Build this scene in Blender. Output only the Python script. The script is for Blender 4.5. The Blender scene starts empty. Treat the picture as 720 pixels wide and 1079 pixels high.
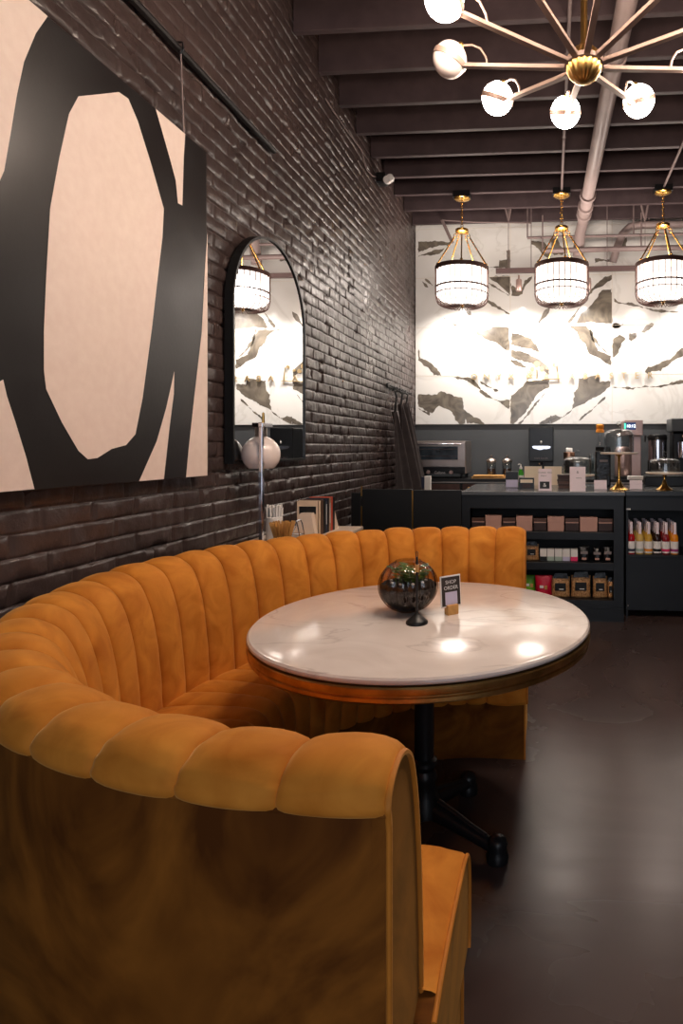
import bpy, math, random
import numpy as np
from mathutils import Vector, Matrix, noise
from mathutils.geometry import tessellate_polygon
PI = math.pi
random.seed(7)
scn = bpy.context.scene
col = scn.collection

# ------------------------------------------------------------------ camera
FPX, CX, CY, CAMZ = 650.0, 532.0, 471.0, 1.345
YAW = math.atan(48 / FPX)
Fv = (-math.sin(YAW), math.cos(YAW)); Rv = (math.cos(YAW), math.sin(YAW))
cam = bpy.data.cameras.new('camera'); camo = bpy.data.objects.new('camera', cam); col.objects.link(camo)
camo.location = (0, 0, CAMZ); camo.rotation_euler = (PI / 2, 0, YAW)
cam.sensor_fit = 'HORIZONTAL'; cam.sensor_width = 36; cam.lens = 36 * FPX / 720
cam.shift_x = -(CX - 360) / 720; cam.shift_y = -(539.5 - CY) / 720
cam.clip_start = 0.05; cam.clip_end = 60
scn.camera = camo

def ray(px, py):
    u = (px - CX) / FPX
    return (Fv[0] + Rv[0] * u, Fv[1] + Rv[1] * u, (CY - py) / FPX)
def aty(px, py, Y):
    a = ray(px, py); t = Y / a[1]; return Vector((a[0] * t, Y, CAMZ + a[2] * t))
def atx(px, py, X):
    a = ray(px, py); t = X / a[0]; return Vector((X, a[1] * t, CAMZ + a[2] * t))
def atz(px, py, Z):
    a = ray(px, py); t = (Z - CAMZ) / a[2]; return Vector((a[0] * t, a[1] * t, Z))
def xat(px, Y): return aty(px, CY, Y).x
def zat(py, Y): return aty(580, py, Y).z

# ------------------------------------------------------------------ materials
def srgb(c):
    return tuple(((v / 255) / 12.92 if v / 255 <= .04045 else (((v / 255) + .055) / 1.055) ** 2.4) for v in c)
def mat(name, rgb, rough=.5, metal=0., emit=None, es=0., trans=0., ior=1.45, sheen=0., sheen_tint=None, coat=0., spec=.5, lin=False, alpha=1.,
        nscale=0., namp=0., bump=0., bscale=40., bdist=.002, rvar=0., rgb2=None, ndetail=4, ndist=0.):
    m = bpy.data.materials.new(name); m.use_nodes = True
    nt = m.node_tree; b = nt.nodes['Principled BSDF']
    c = rgb if lin else srgb(rgb)
    b.inputs['Base Color'].default_value = (*c, 1); b.inputs['Roughness'].default_value = rough
    b.inputs['Metallic'].default_value = metal; b.inputs['IOR'].default_value = ior
    b.inputs['Transmission Weight'].default_value = trans; b.inputs['Coat Weight'].default_value = coat
    b.inputs['Coat Roughness'].default_value = .08
    b.inputs['Specular IOR Level'].default_value = spec; b.inputs['Alpha'].default_value = alpha
    if sheen:
        b.inputs['Sheen Weight'].default_value = sheen; b.inputs['Sheen Roughness'].default_value = .35
        b.inputs['Sheen Tint'].default_value = (*srgb(sheen_tint or (255, 255, 255)), 1)
    if emit is not None:
        b.inputs['Emission Color'].default_value = (*srgb(emit), 1); b.inputs['Emission Strength'].default_value = es
    need = nscale > 0 or bump > 0
    if need:
        tc = nt.nodes.new('ShaderNodeTexCoord')
    if nscale > 0:
        n = nt.nodes.new('ShaderNodeTexNoise'); n.inputs['Scale'].default_value = nscale; n.inputs['Detail'].default_value = ndetail
        n.inputs['Distortion'].default_value = ndist
        nt.links.new(tc.outputs['Object'], n.inputs['Vector'])
        r = nt.nodes.new('ShaderNodeMapRange'); r.inputs['From Min'].default_value = .3; r.inputs['From Max'].default_value = .7
        nt.links.new(n.outputs['Fac'], r.inputs['Value'])
        mx = nt.nodes.new('ShaderNodeMix'); mx.data_type = 'RGBA'
        c2 = srgb(rgb2) if rgb2 else tuple(v * (1 - namp) for v in c)
        mx.inputs[6].default_value = (*c, 1); mx.inputs[7].default_value = (*c2, 1)
        nt.links.new(r.outputs['Result'], mx.inputs[0]); nt.links.new(mx.outputs[2], b.inputs['Base Color'])
        if rvar:
            rr = nt.nodes.new('ShaderNodeMapRange'); rr.inputs['From Min'].default_value = .3; rr.inputs['From Max'].default_value = .7
            rr.inputs['To Min'].default_value = rough - rvar; rr.inputs['To Max'].default_value = rough + rvar
            nt.links.new(n.outputs['Fac'], rr.inputs['Value']); nt.links.new(rr.outputs['Result'], b.inputs['Roughness'])
    if bump > 0:
        n2 = nt.nodes.new('ShaderNodeTexNoise'); n2.inputs['Scale'].default_value = bscale; n2.inputs['Detail'].default_value = 5
        nt.links.new(tc.outputs['Object'], n2.inputs['Vector'])
        bp = nt.nodes.new('ShaderNodeBump'); bp.inputs['Strength'].default_value = bump; bp.inputs['Distance'].default_value = bdist
        nt.links.new(n2.outputs['Fac'], bp.inputs['Height']); nt.links.new(bp.outputs['Normal'], b.inputs['Normal'])
    return m

M = {}
M['brick'] = mat('brick_paint', (74, 60, 57), .33, nscale=2.5, rgb2=(55, 44, 42), bump=.6, bscale=45, bdist=.004, rvar=.08, spec=.65)
M['dark_wall'] = mat('dark_wall_paint', (52, 45, 44), .6, nscale=3, namp=.2)
M['joist'] = mat('joist_paint', (76, 62, 63), .55, nscale=6, rgb2=(62, 50, 51), bump=.3, bscale=25, spec=.35)
M['deck'] = mat('ceiling_deck_paint', (36, 29, 30), .7, nscale=4, namp=.2)
M['pipe'] = mat('painted_pipe', (150, 132, 128), .45, nscale=8, namp=.15)
M['conduit'] = mat('painted_conduit', (120, 103, 100), .5, nscale=10, namp=.1)
M['black_rail'] = mat('black_painted_rail', (22, 19, 19), .5, nscale=10, namp=.2)
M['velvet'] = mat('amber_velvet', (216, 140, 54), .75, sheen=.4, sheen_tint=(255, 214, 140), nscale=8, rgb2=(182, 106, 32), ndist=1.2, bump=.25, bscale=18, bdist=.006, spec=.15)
M['velvet_shaded'] = mat('amber_velvet_shaded', (142, 86, 30), .8, sheen=.3, sheen_tint=(240, 180, 100), nscale=2.4, rgb2=(80, 42, 12), ndist=3.2, spec=.12)  # same velvet as the cushions, shade put into the colour; mottling is nap
M['piping'] = mat('velvet_piping', (200, 122, 36), .7, sheen=.3, sheen_tint=(255, 200, 120), nscale=30, namp=.15)
M['brass'] = mat('brushed_brass', (214, 168, 96), .28, 1., nscale=20, namp=.15)
M['aged_brass'] = mat('aged_brass_band', (212, 168, 104), .4, 1., nscale=14, rgb2=(150, 112, 62), rvar=.1)
M['gold'] = mat('polished_gold', (235, 185, 100), .2, 1., nscale=20, namp=.08)
M['taupe'] = mat('taupe_bronze_arm', (150, 126, 114), .42, .2, nscale=20, namp=.1)
M['black_iron'] = mat('black_cast_iron', (26, 27, 30), .38, nscale=20, namp=.25, bump=.2)
M['black'] = mat('black_satin', (20, 20, 21), .4, nscale=20, namp=.2)
M['black_plastic'] = mat('black_plastic', (17, 17, 18), .3, nscale=20, namp=.1)
M['bronze'] = mat('dark_bronze_wire', (70, 42, 34), .5, .2, nscale=20, namp=.1)
M['chrome'] = mat('polished_chrome', (215, 215, 222), .12, 1., nscale=10, namp=.03)
M['steel'] = mat('brushed_steel', (190, 176, 168), .3, 1., nscale=12, namp=.1)
M['cabinet'] = mat('cabinet_navy_black', (18, 20, 24), .42, nscale=8, namp=.15)
M['cabinet_in'] = mat('cabinet_interior', (15, 16, 19), .55, nscale=8, namp=.15)
M['gate'] = mat('gate_black', (10, 10, 11), .5, nscale=8, namp=.15)
M['counter_top'] = mat('grey_stone_top', (92, 96, 100), .22, nscale=30, namp=.15)
M['splash'] = mat('charcoal_splashback', (76, 78, 80), .4, nscale=5, namp=.08)
M['marble_white'] = mat('polished_white_marble', (232, 229, 224), .14, nscale=1.2, rgb2=(226, 222, 216), ndist=2.5, coat=.3)
M['marble_grey'] = mat('grey_marble_vein', (132, 122, 108), .16, nscale=4, rgb2=(84, 77, 70), ndist=2.5, coat=.3)
M['grout'] = mat('brass_tile_joint', (226, 214, 196), .5, nscale=20, namp=.1)
M['table_stone'] = mat('white_marble_table', (226, 214, 206), .13, nscale=3.2, rgb2=(212, 198, 189), ndist=2.2, coat=.1)
M['canvas_white'] = mat('cream_canvas_paint', (232, 212, 200), .62, nscale=30, rgb2=(226, 204, 192), bump=.1, bscale=300)
M['canvas_black'] = mat('black_canvas_paint', (26, 21, 21), .36, nscale=3, rgb2=(20, 17, 17), rvar=.06, bump=.15, bscale=60, spec=.5)
M['opal_warm'] = mat('lit_opal_glass', (255, 245, 235), .3, emit=(255, 232, 212), es=58, nscale=4, namp=.03)
M['opal_off'] = mat('unlit_opal_glass', (240, 224, 216), .22, nscale=4, namp=.04, coat=.4)
def shade_mat():
    m = bpy.data.materials.new('lit_pendant_shade'); m.use_nodes = True; nt = m.node_tree; nt.nodes.clear()
    out = nt.nodes.new('ShaderNodeOutputMaterial'); tr = nt.nodes.new('ShaderNodeBsdfTransparent'); em = nt.nodes.new('ShaderNodeEmission'); mx = nt.nodes.new('ShaderNodeMixShader')
    em.inputs['Color'].default_value = (*srgb((255, 236, 224)), 1); em.inputs['Strength'].default_value = 2.3; mx.inputs[0].default_value = .6
    nt.links.new(tr.outputs[0], mx.inputs[1]); nt.links.new(em.outputs[0], mx.inputs[2]); nt.links.new(mx.outputs[0], out.inputs[0]); return m
M['lamp_shade_lit'] = shade_mat()
def thin_glass(name, tint, ior=1.45, refl=(255, 255, 255), rough=.02, edge=None, rmax=.75):
    m = bpy.data.materials.new(name); m.use_nodes = True; nt = m.node_tree; nt.nodes.clear()
    out = nt.nodes.new('ShaderNodeOutputMaterial'); tr = nt.nodes.new('ShaderNodeBsdfTransparent'); gl = nt.nodes.new('ShaderNodeBsdfGlossy'); mx = nt.nodes.new('ShaderNodeMixShader'); fr = nt.nodes.new('ShaderNodeMapRange'); lf_ = nt.nodes.new('ShaderNodeLayerWeight'); lf_.inputs['Blend'].default_value = .12
    fr.inputs['To Min'].default_value = .05; fr.inputs['To Max'].default_value = rmax; nt.links.new(lf_.outputs['Facing'], fr.inputs['Value']); gl.inputs['Roughness'].default_value = rough; gl.inputs['Color'].default_value = (*srgb(refl), 1); tr.inputs['Color'].default_value = (*srgb(tint), 1)
    if edge:
        lw = nt.nodes.new('ShaderNodeLayerWeight'); lw.inputs['Blend'].default_value = .35; mc = nt.nodes.new('ShaderNodeMix'); mc.data_type = 'RGBA'
        mc.inputs[6].default_value = (*srgb(tint), 1); mc.inputs[7].default_value = (*srgb(edge), 1); nt.links.new(lw.outputs['Facing'], mc.inputs[0]); nt.links.new(mc.outputs[2], tr.inputs['Color'])
    nt.links.new(fr.outputs[0], mx.inputs[0]); nt.links.new(tr.outputs[0], mx.inputs[1]); nt.links.new(gl.outputs[0], mx.inputs[2]); nt.links.new(mx.outputs[0], out.inputs[0]); return m
M['glass'] = thin_glass('clear_glass', (248, 250, 250), 1.5, edge=(226, 230, 232))
M['smoke_glass'] = thin_glass('smoky_ribbed_glass', (244, 236, 228), 1.45, edge=(128, 108, 94), rmax=.3)
M['soil'] = mat('dark_potting_soil', (40, 28, 22), .9, nscale=60, rgb2=(24, 17, 14), bump=.8, bscale=90, bdist=.01)
M['leaf'] = mat('green_leaf', (92, 122, 40), .5, nscale=20, rgb2=(60, 92, 26))
M['pebble'] = mat('white_pebble', (225, 218, 208), .5, nscale=20, namp=.1)
M['wood'] = mat('light_wood', (212, 160, 92), .5, nscale=12, rgb2=(190, 136, 72), ndist=2)
M['paper_white'] = mat('white_paper', (236, 230, 224), .6, nscale=15, namp=.04)
M['paper_pink'] = mat('pale_pink_card', (242, 224, 228), .6, nscale=15, namp=.04)
M['paper_lilac'] = mat('pale_lilac_card', (206, 198, 222), .6, nscale=15, namp=.04)
M['cream'] = mat('cream_card', (236, 216, 190), .55, nscale=15, namp=.05)
M['marble_cream'] = mat('cream_marble_block', (228, 206, 186), .3, nscale=10, namp=.08, ndist=2)
M['rose_box'] = mat('rose_kraft_box', (196, 150, 134), .55, nscale=15, namp=.06)
M['brown_box'] = mat('dark_brown_box', (56, 36, 32), .5, nscale=15, namp=.2)
M['choc'] = mat('chocolate_brown', (84, 54, 40), .4, nscale=15, namp=.15)
M['ink'] = mat('black_print', (14, 13, 13), .5, nscale=15, namp=.1)
M['white_print'] = mat('white_print', (232, 228, 224), .5, nscale=15, namp=.03)
M['grey_print'] = mat('grey_print', (130, 118, 116), .5, nscale=15, namp=.05)
M['foil_black'] = mat('black_foil_pouch', (24, 23, 24), .25, nscale=25, namp=.3, bump=.8, bscale=30, bdist=.01)
M['green_pack'] = mat('lime_green_pouch', (120, 186, 40), .35, nscale=20, rgb2=(90, 160, 30), bump=.5, bscale=30, bdist=.01)
M['red_pack'] = mat('crimson_pouch', (214, 24, 62), .35, nscale=20, rgb2=(180, 14, 44), bump=.5, bscale=30, bdist=.01)
M['nuts'] = mat('mixed_nuts_clear_bag', (226, 178, 122), .4, nscale=90, rgb2=(150, 92, 50), bump=.9, bscale=80, bdist=.01)
M['pink'] = mat('bright_pink_print', (238, 52, 108), .5, nscale=15, namp=.05)
M['green_soap'] = mat('green_liquid_soap', (84, 200, 60), .15, nscale=5, namp=.1, trans=.3)
M['orange'] = mat('orange_cap', (240, 150, 50), .4, nscale=5, namp=.1)
M['apron'] = mat('charcoal_apron_cloth', (62, 52, 50), .85, nscale=14, rgb2=(46, 39, 38), bump=.3, bscale=200)
M['strap'] = mat('black_strap', (14, 13, 13), .7, nscale=14, namp=.1)
M['screen'] = mat('dark_screen', (16, 26, 50), .2, emit=(40, 60, 110), es=.4, nscale=5, namp=.1)
M['digits'] = mat('white_screen_digits', (240, 245, 255), .4, emit=(225, 235, 255), es=2, nscale=5, namp=.02)
M['green_led'] = mat('green_indicator', (60, 220, 140), .4, emit=(60, 230, 140), es=2, nscale=5, namp=.02)
M['pinkish_steel'] = mat('champagne_steel', (188, 158, 150), .35, .6, nscale=12, namp=.08)
M['mirror'] = mat('mirror_glass', (240, 240, 240), .0, 1., nscale=5, namp=.005)
M['window_glass'] = thin_glass('window_pane_glass', (250, 252, 255), 1.45)
for nm, c in dict(book_brown=(92, 62, 44), book_black=(28, 25, 26), book_navy=(36, 42, 66), book_tan=(190, 150, 120), book_red=(214, 84, 58), book_cream=(228, 200, 170), book_char=(50, 42, 42)).items():
    M[nm] = mat(nm, c, .55, nscale=20, namp=.1)
for nm, c in dict(syrup_red=(170, 20, 30), syrup_straw=(214, 178, 96), syrup_gold=(206, 160, 60), syrup_dark=(44, 20, 16), syrup_ruby=(140, 20, 24), syrup_amber=(236, 140, 16)).items():
    M[nm] = mat(nm, c, .08, nscale=8, namp=.15, coat=.5)

def floor_mat():
    m = mat('sealed_dark_concrete', (82, 66, 62), .26, nscale=1.3, rgb2=(66, 52, 49), ndist=1.5, bump=.2, bscale=9, bdist=.002, rvar=.05, spec=.5, coat=0)
    return m
M['floor'] = floor_mat()

def add_veins(m, scale, rgb, width=.02, amount=.6):
    """thin procedural marble veins over the base colour"""
    nt = m.node_tree; b = nt.nodes['Principled BSDF']
    src = b.inputs['Base Color'].links[0].from_socket
    tc = nt.nodes.new('ShaderNodeTexCoord')
    n = nt.nodes.new('ShaderNodeTexNoise'); n.inputs['Scale'].default_value = scale; n.inputs['Detail'].default_value = 6; n.inputs['Distortion'].default_value = 1.4
    mp = nt.nodes.new('ShaderNodeMapping'); mp.inputs['Rotation'].default_value = (0.3, .9, .6); mp.inputs['Scale'].default_value = (1, 2.2, 1)
    nt.links.new(tc.outputs['Object'], mp.inputs[0]); nt.links.new(mp.outputs[0], n.inputs['Vector'])
    s = nt.nodes.new('ShaderNodeMath'); s.operation = 'SUBTRACT'; s.inputs[1].default_value = .5; nt.links.new(n.outputs['Fac'], s.inputs[0])
    a = nt.nodes.new('ShaderNodeMath'); a.operation = 'ABSOLUTE'; nt.links.new(s.outputs[0], a.inputs[0])
    r = nt.nodes.new('ShaderNodeMapRange'); r.inputs['From Min'].default_value = 0; r.inputs['From Max'].default_value = width
    r.inputs['To Min'].default_value = amount; r.inputs['To Max'].default_value = 0; nt.links.new(a.outputs[0], r.inputs['Value'])
    mx = nt.nodes.new('ShaderNodeMix'); mx.data_type = 'RGBA'; nt.links.new(r.outputs['Result'], mx.inputs[0])
    nt.links.new(src, mx.inputs[6]); mx.inputs[7].default_value = (*srgb(rgb), 1); nt.links.new(mx.outputs[2], b.inputs['Base Color'])
add_veins(M['table_stone'], 1.6, (176, 160, 152), .018, .45)
add_veins(M['marble_white'], .9, (196, 190, 182), .02, .35)

# ------------------------------------------------------------------ mesh builder
class MB:
    def __init__(s): s.v = []; s.f = []; s.m = []
    def add(s, vs, fs, mi=0):
        o = len(s.v); s.v += [tuple(v) for v in vs]; s.f += [tuple(i + o for i in f) for f in fs]; s.m += [mi] * len(fs); return s
    def box(s, a, b, mi=0, bev=0.0):
        (x0, y0, z0), (x1, y1, z1) = a, b
        if x0 > x1: x0, x1 = x1, x0
        if y0 > y1: y0, y1 = y1, y0
        if z0 > z1: z0, z1 = z1, z0
        e = min(bev, (x1 - x0) * .45, (y1 - y0) * .45, (z1 - z0) * .45)
        if e <= 0:
            vs = [(x, y, z) for z in (z0, z1) for y in (y0, y1) for x in (x0, x1)]
            return s.add(vs, [(0, 2, 3, 1), (4, 5, 7, 6), (0, 1, 5, 4), (2, 6, 7, 3), (0, 4, 6, 2), (1, 3, 7, 5)], mi)
        import bmesh
        bm = bmesh.new(); bmesh.ops.create_cube(bm, size=1)
        for v in bm.verts: v.co = Vector(((x0 + x1) / 2 + v.co.x * (x1 - x0), (y0 + y1) / 2 + v.co.y * (y1 - y0), (z0 + z1) / 2 + v.co.z * (z1 - z0)))
        bmesh.ops.bevel(bm, geom=bm.edges[:], offset=e, segments=2, profile=.5, affect='EDGES')
        bm.verts.index_update()
        s.add([v.co[:] for v in bm.verts], [tuple(v.index for v in f.verts) for f in bm.faces], mi); bm.free(); return s
    def lathe(s, prof, c=(0, 0, 0), n=24, mi=0, flute=None):
        vs = []; fs = []
        for (r, z) in prof:
            for k in range(n):
                a = 2 * PI * k / n; rr = r * (flute(a, z) if flute else 1)
                vs.append((c[0] + rr * math.cos(a), c[1] + rr * math.sin(a), c[2] + z))
        for i in range(len(prof) - 1):
            for k in range(n):
                k2 = (k + 1) % n
                fs.append((i * n + k, i * n + k2, (i + 1) * n + k2, (i + 1) * n + k))
        if prof[0][0] > 1e-5: fs.append(tuple(range(n - 1, -1, -1)))
        if prof[-1][0] > 1e-5: fs.append(tuple((len(prof) - 1) * n + k for k in range(n)))
        return s.add(vs, fs, mi)
    def lathe_open(s, prof, c=(0, 0, 0), n=24, mi=0, flute=None):
        k0 = len(s.f); s.lathe(prof, c, n, mi, flute)
        keep = [i for i in range(k0, len(s.f)) if len(s.f[i]) <= 4]
        s.m = s.m[:k0] + [s.m[i] for i in keep]; s.f = s.f[:k0] + [s.f[i] for i in keep]; return s
    def tube(s, pts, r, n=8, mi=0, closed=False, caps=True):
        pts = [Vector(p) for p in pts]; N = len(pts); rs = r if isinstance(r, (list, tuple)) else [r] * N
        vs = []; fs = []; up = None
        for i, p in enumerate(pts):
            if closed: t = pts[(i + 1) % N] - pts[i - 1]
            else: t = pts[min(i + 1, N - 1)] - pts[max(i - 1, 0)]
            t.normalize()
            if up is None: up = Vector((0, 0, 1)) if abs(t.z) < .9 else Vector((1, 0, 0))
            a = t.cross(up)
            if a.length < 1e-6: a = t.cross(Vector((0, 1, 0)))
            a.normalize(); b = a.cross(t).normalized(); up = b
            for k in range(n):
                an = 2 * PI * k / n; vs.append(p + rs[i] * (math.cos(an) * a + math.sin(an) * b))
        for i in range(N if closed else N - 1):
            j = (i + 1) % N
            for k in range(n):
                k2 = (k + 1) % n; fs.append((i * n + k, j * n + k, j * n + k2, i * n + k2))
        if not closed and caps:
            fs.append(tuple(range(n))); fs.append(tuple((N - 1) * n + k for k in range(n - 1, -1, -1)))
        return s.add(vs, fs, mi)
    def sphere(s, c, r, n=20, m=12, mi=0, sc=(1, 1, 1), z0=-1., z1=1.):
        vs = []; fs = []
        a0 = math.asin(z0); a1 = math.asin(z1)
        for i in range(m + 1):
            t = a0 + (a1 - a0) * i / m
            for k in range(n):
                a = 2 * PI * k / n
                vs.append((c[0] + r * sc[0] * math.cos(t) * math.cos(a), c[1] + r * sc[1] * math.cos(t) * math.sin(a), c[2] + r * sc[2] * math.sin(t)))
        for i in range(m):
            for k in range(n):
                k2 = (k + 1) % n; fs.append((i * n + k, i * n + k2, (i + 1) * n + k2, (i + 1) * n + k))
        return s.add(vs, fs, mi)
    def prism(s, poly, d, mi=0):
        """poly: list of 3D points of a flat outline; d: extrusion vector"""
        n = len(poly); P = [Vector(p) for p in poly]; D = Vector(d)
        tri = tessellate_polygon([P])
        vs = P + [p + D for p in P]
        fs = [tuple(t) for t in tri] + [tuple(i + n for i in reversed(t)) for t in tri] + [(i, (i + 1) % n, (i + 1) % n + n, i + n) for i in range(n)]
        return s.add(vs, fs, mi)
    def xf(s, mtx):
        s.v = [tuple(mtx @ Vector(v)) for v in s.v]; return s
    def build(s, name, mats, parent=None, smooth=False, loc=None, rot=None, merge=True):
        me = bpy.data.meshes.new(name); me.from_pydata(s.v, [], s.f)
        for m in (mats if isinstance(mats, (list, tuple)) else [mats]): me.materials.append(M[m] if isinstance(m, str) else m)
        if len(me.materials) > 1: me.polygons.foreach_set('material_index', s.m)
        import bmesh
        bm = bmesh.new(); bm.from_mesh(me)
        if merge: bmesh.ops.remove_doubles(bm, verts=bm.verts, dist=1e-5)
        bmesh.ops.recalc_face_normals(bm, faces=bm.faces); bm.to_mesh(me); bm.free()
        if smooth:
            me.polygons.foreach_set('use_smooth', [True] * len(me.polygons))
            me.set_sharp_from_angle(angle=math.radians(smooth if isinstance(smooth, (int, float)) and smooth > 1 else 42))
        me.update()
        o = bpy.data.objects.new(name, me); col.objects.link(o)
        if parent: o.parent = parent
        if loc: o.location = loc
        if rot: o.rotation_euler = rot
        return o

def tag(o, label=None, cat=None, group=None, kind=None):
    if label: o['label'] = label
    if cat: o['category'] = cat
    if group: o['group'] = group
    if kind: o['kind'] = kind
    return o
def thing(name, label, cat, loc=(0, 0, 0), rz=0., group=None):
    o = bpy.data.objects.new(name, None); col.objects.link(o); o.location = loc; o.rotation_euler = (0, 0, rz); o.empty_display_size = .1
    return tag(o, label, cat, group)
def structure(o): o['kind'] = 'structure'; return o
def copy_tree(o, parent=None, loc=None, label=None):
    c = o.copy(); col.objects.link(c)
    if parent: c.parent = parent
    for ch in list(o.children): copy_tree(ch, c)
    if loc is not None: c.location = loc
    if label: c['label'] = label
    return c
def text(name, s, size, m, parent, loc, rot=(PI / 2, 0, 0), depth=.001, align='CENTER', space=1., kindlabel=None):
    cu = bpy.data.curves.new(name, 'FONT'); cu.body = s; cu.size = size; cu.extrude = depth; cu.align_x = align; cu.align_y = 'CENTER'; cu.space_character = space; cu.resolution_u = 3
    t = bpy.data.objects.new(name + '_tmp', cu); col.objects.link(t)
    me = bpy.data.meshes.new_from_object(t.evaluated_get(bpy.context.evaluated_depsgraph_get()))
    bpy.data.objects.remove(t); me.name = name
    me.materials.clear(); me.materials.append(M[m])
    o = bpy.data.objects.new(name, me); col.objects.link(o); o.parent = parent; o.location = loc; o.rotation_euler = rot
    return o
def rbox(bm, w, d, h, bev=.003, z0=0., mi=0):
    return bm.box((-w / 2, -d / 2, z0), (w / 2, d / 2, z0 + h), mi, bev)
EXPO = 1.0
M['taupe_dark'] = mat('dark_taupe_rail', (92, 72, 70), .5, nscale=10, namp=.1)
M['choc_dark'] = mat('charcoal_card', (58, 50, 46), .5, nscale=15, namp=.1)
M['steel_brown'] = mat('warm_dark_steel', (120, 92, 84), .32, .8, nscale=8, rgb2=(86, 64, 58))
M['oven_glass'] = mat('dark_oven_glass', (30, 34, 40), .06, nscale=8, rgb2=(60, 74, 84), coat=.5)
M['sage'] = mat('sage_print', (170, 186, 172), .5, nscale=15, namp=.05); M['plum'] = mat('plum_print', (150, 50, 110), .5, nscale=15, namp=.05)
M['copper'] = mat('pale_copper', (216, 164, 134), .3, 1., nscale=15, namp=.05)
M['counter_dark'] = mat('dark_counter_top', (52, 56, 60), .25, nscale=20, namp=.1)

# ================================================================== ROOM SHELL
YB = 7.30      # back wall plane
XL = -1.608    # brick wall plane
XR = 2.65      # right wall
YF = -2.2      # storefront behind the camera
ZC = 4.22      # ceiling deck
structure(MB().box((XL - .2, YF - .2, -.1), (XR + .2, YB + .2, 0)).build('floor', 'floor'))
structure(MB().box((XL - .2, YF - .2, ZC), (XR + .2, YB + .2, ZC + .1)).build('ceiling', 'deck'))
structure(MB().box((XR, YF, 0), (XR + .1, YB, ZC)).build('wall_right', 'dark_wall'))
# storefront wall with a big window behind the camera
wf = MB()
wf.box((XL, YF - .15, 0), (XR, YF, .55)); wf.box((XL, YF - .15, 3.0), (XR, YF, ZC))
wf.box((XL, YF - .15, .55), (XL + .5, YF, 3.0)); wf.box((XR - .5, YF - .15, .55), (XR, YF, 3.0))
structure(wf.build('wall_front', 'dark_wall'))
wi = MB()
for x in (XL + .5, XL + 1.58, XR - 1.58, XR - .56): wi.box((x, YF - .12, .55), (x + .06, YF - .04, 3.0))
wi.box((XL + .5, YF - .12, .55), (XR - .5, YF - .04, .61)); wi.box((XL + .5, YF - .12, 2.94), (XR - .5, YF - .04, 3.0))
wo = structure(wi.build('window_1', 'black'))
structure(MB().box((XL + .5, YF - .09, .6), (XR - .5, YF - .08, 2.95)).build('pane', 'window_glass', wo))

def vnoise(Y, Z, s, seed):
    rs = np.random.RandomState(seed); g = rs.rand(400, 400)
    y = Y / s + 37.3; z = Z / s + 11.7
    yi = np.floor(y).astype(int); zi = np.floor(z).astype(int); fy = y - yi; fz = z - zi
    fy = fy * fy * (3 - 2 * fy); fz = fz * fz * (3 - 2 * fz)
    a = g[yi % 400, zi % 400]; b = g[(yi + 1) % 400, zi % 400]; c = g[yi % 400, (zi + 1) % 400]; d = g[(yi + 1) % 400, (zi + 1) % 400]
    return (a * (1 - fy) + b * fy) * (1 - fz) + (c * (1 - fy) + d * fy) * fz - .5

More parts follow.
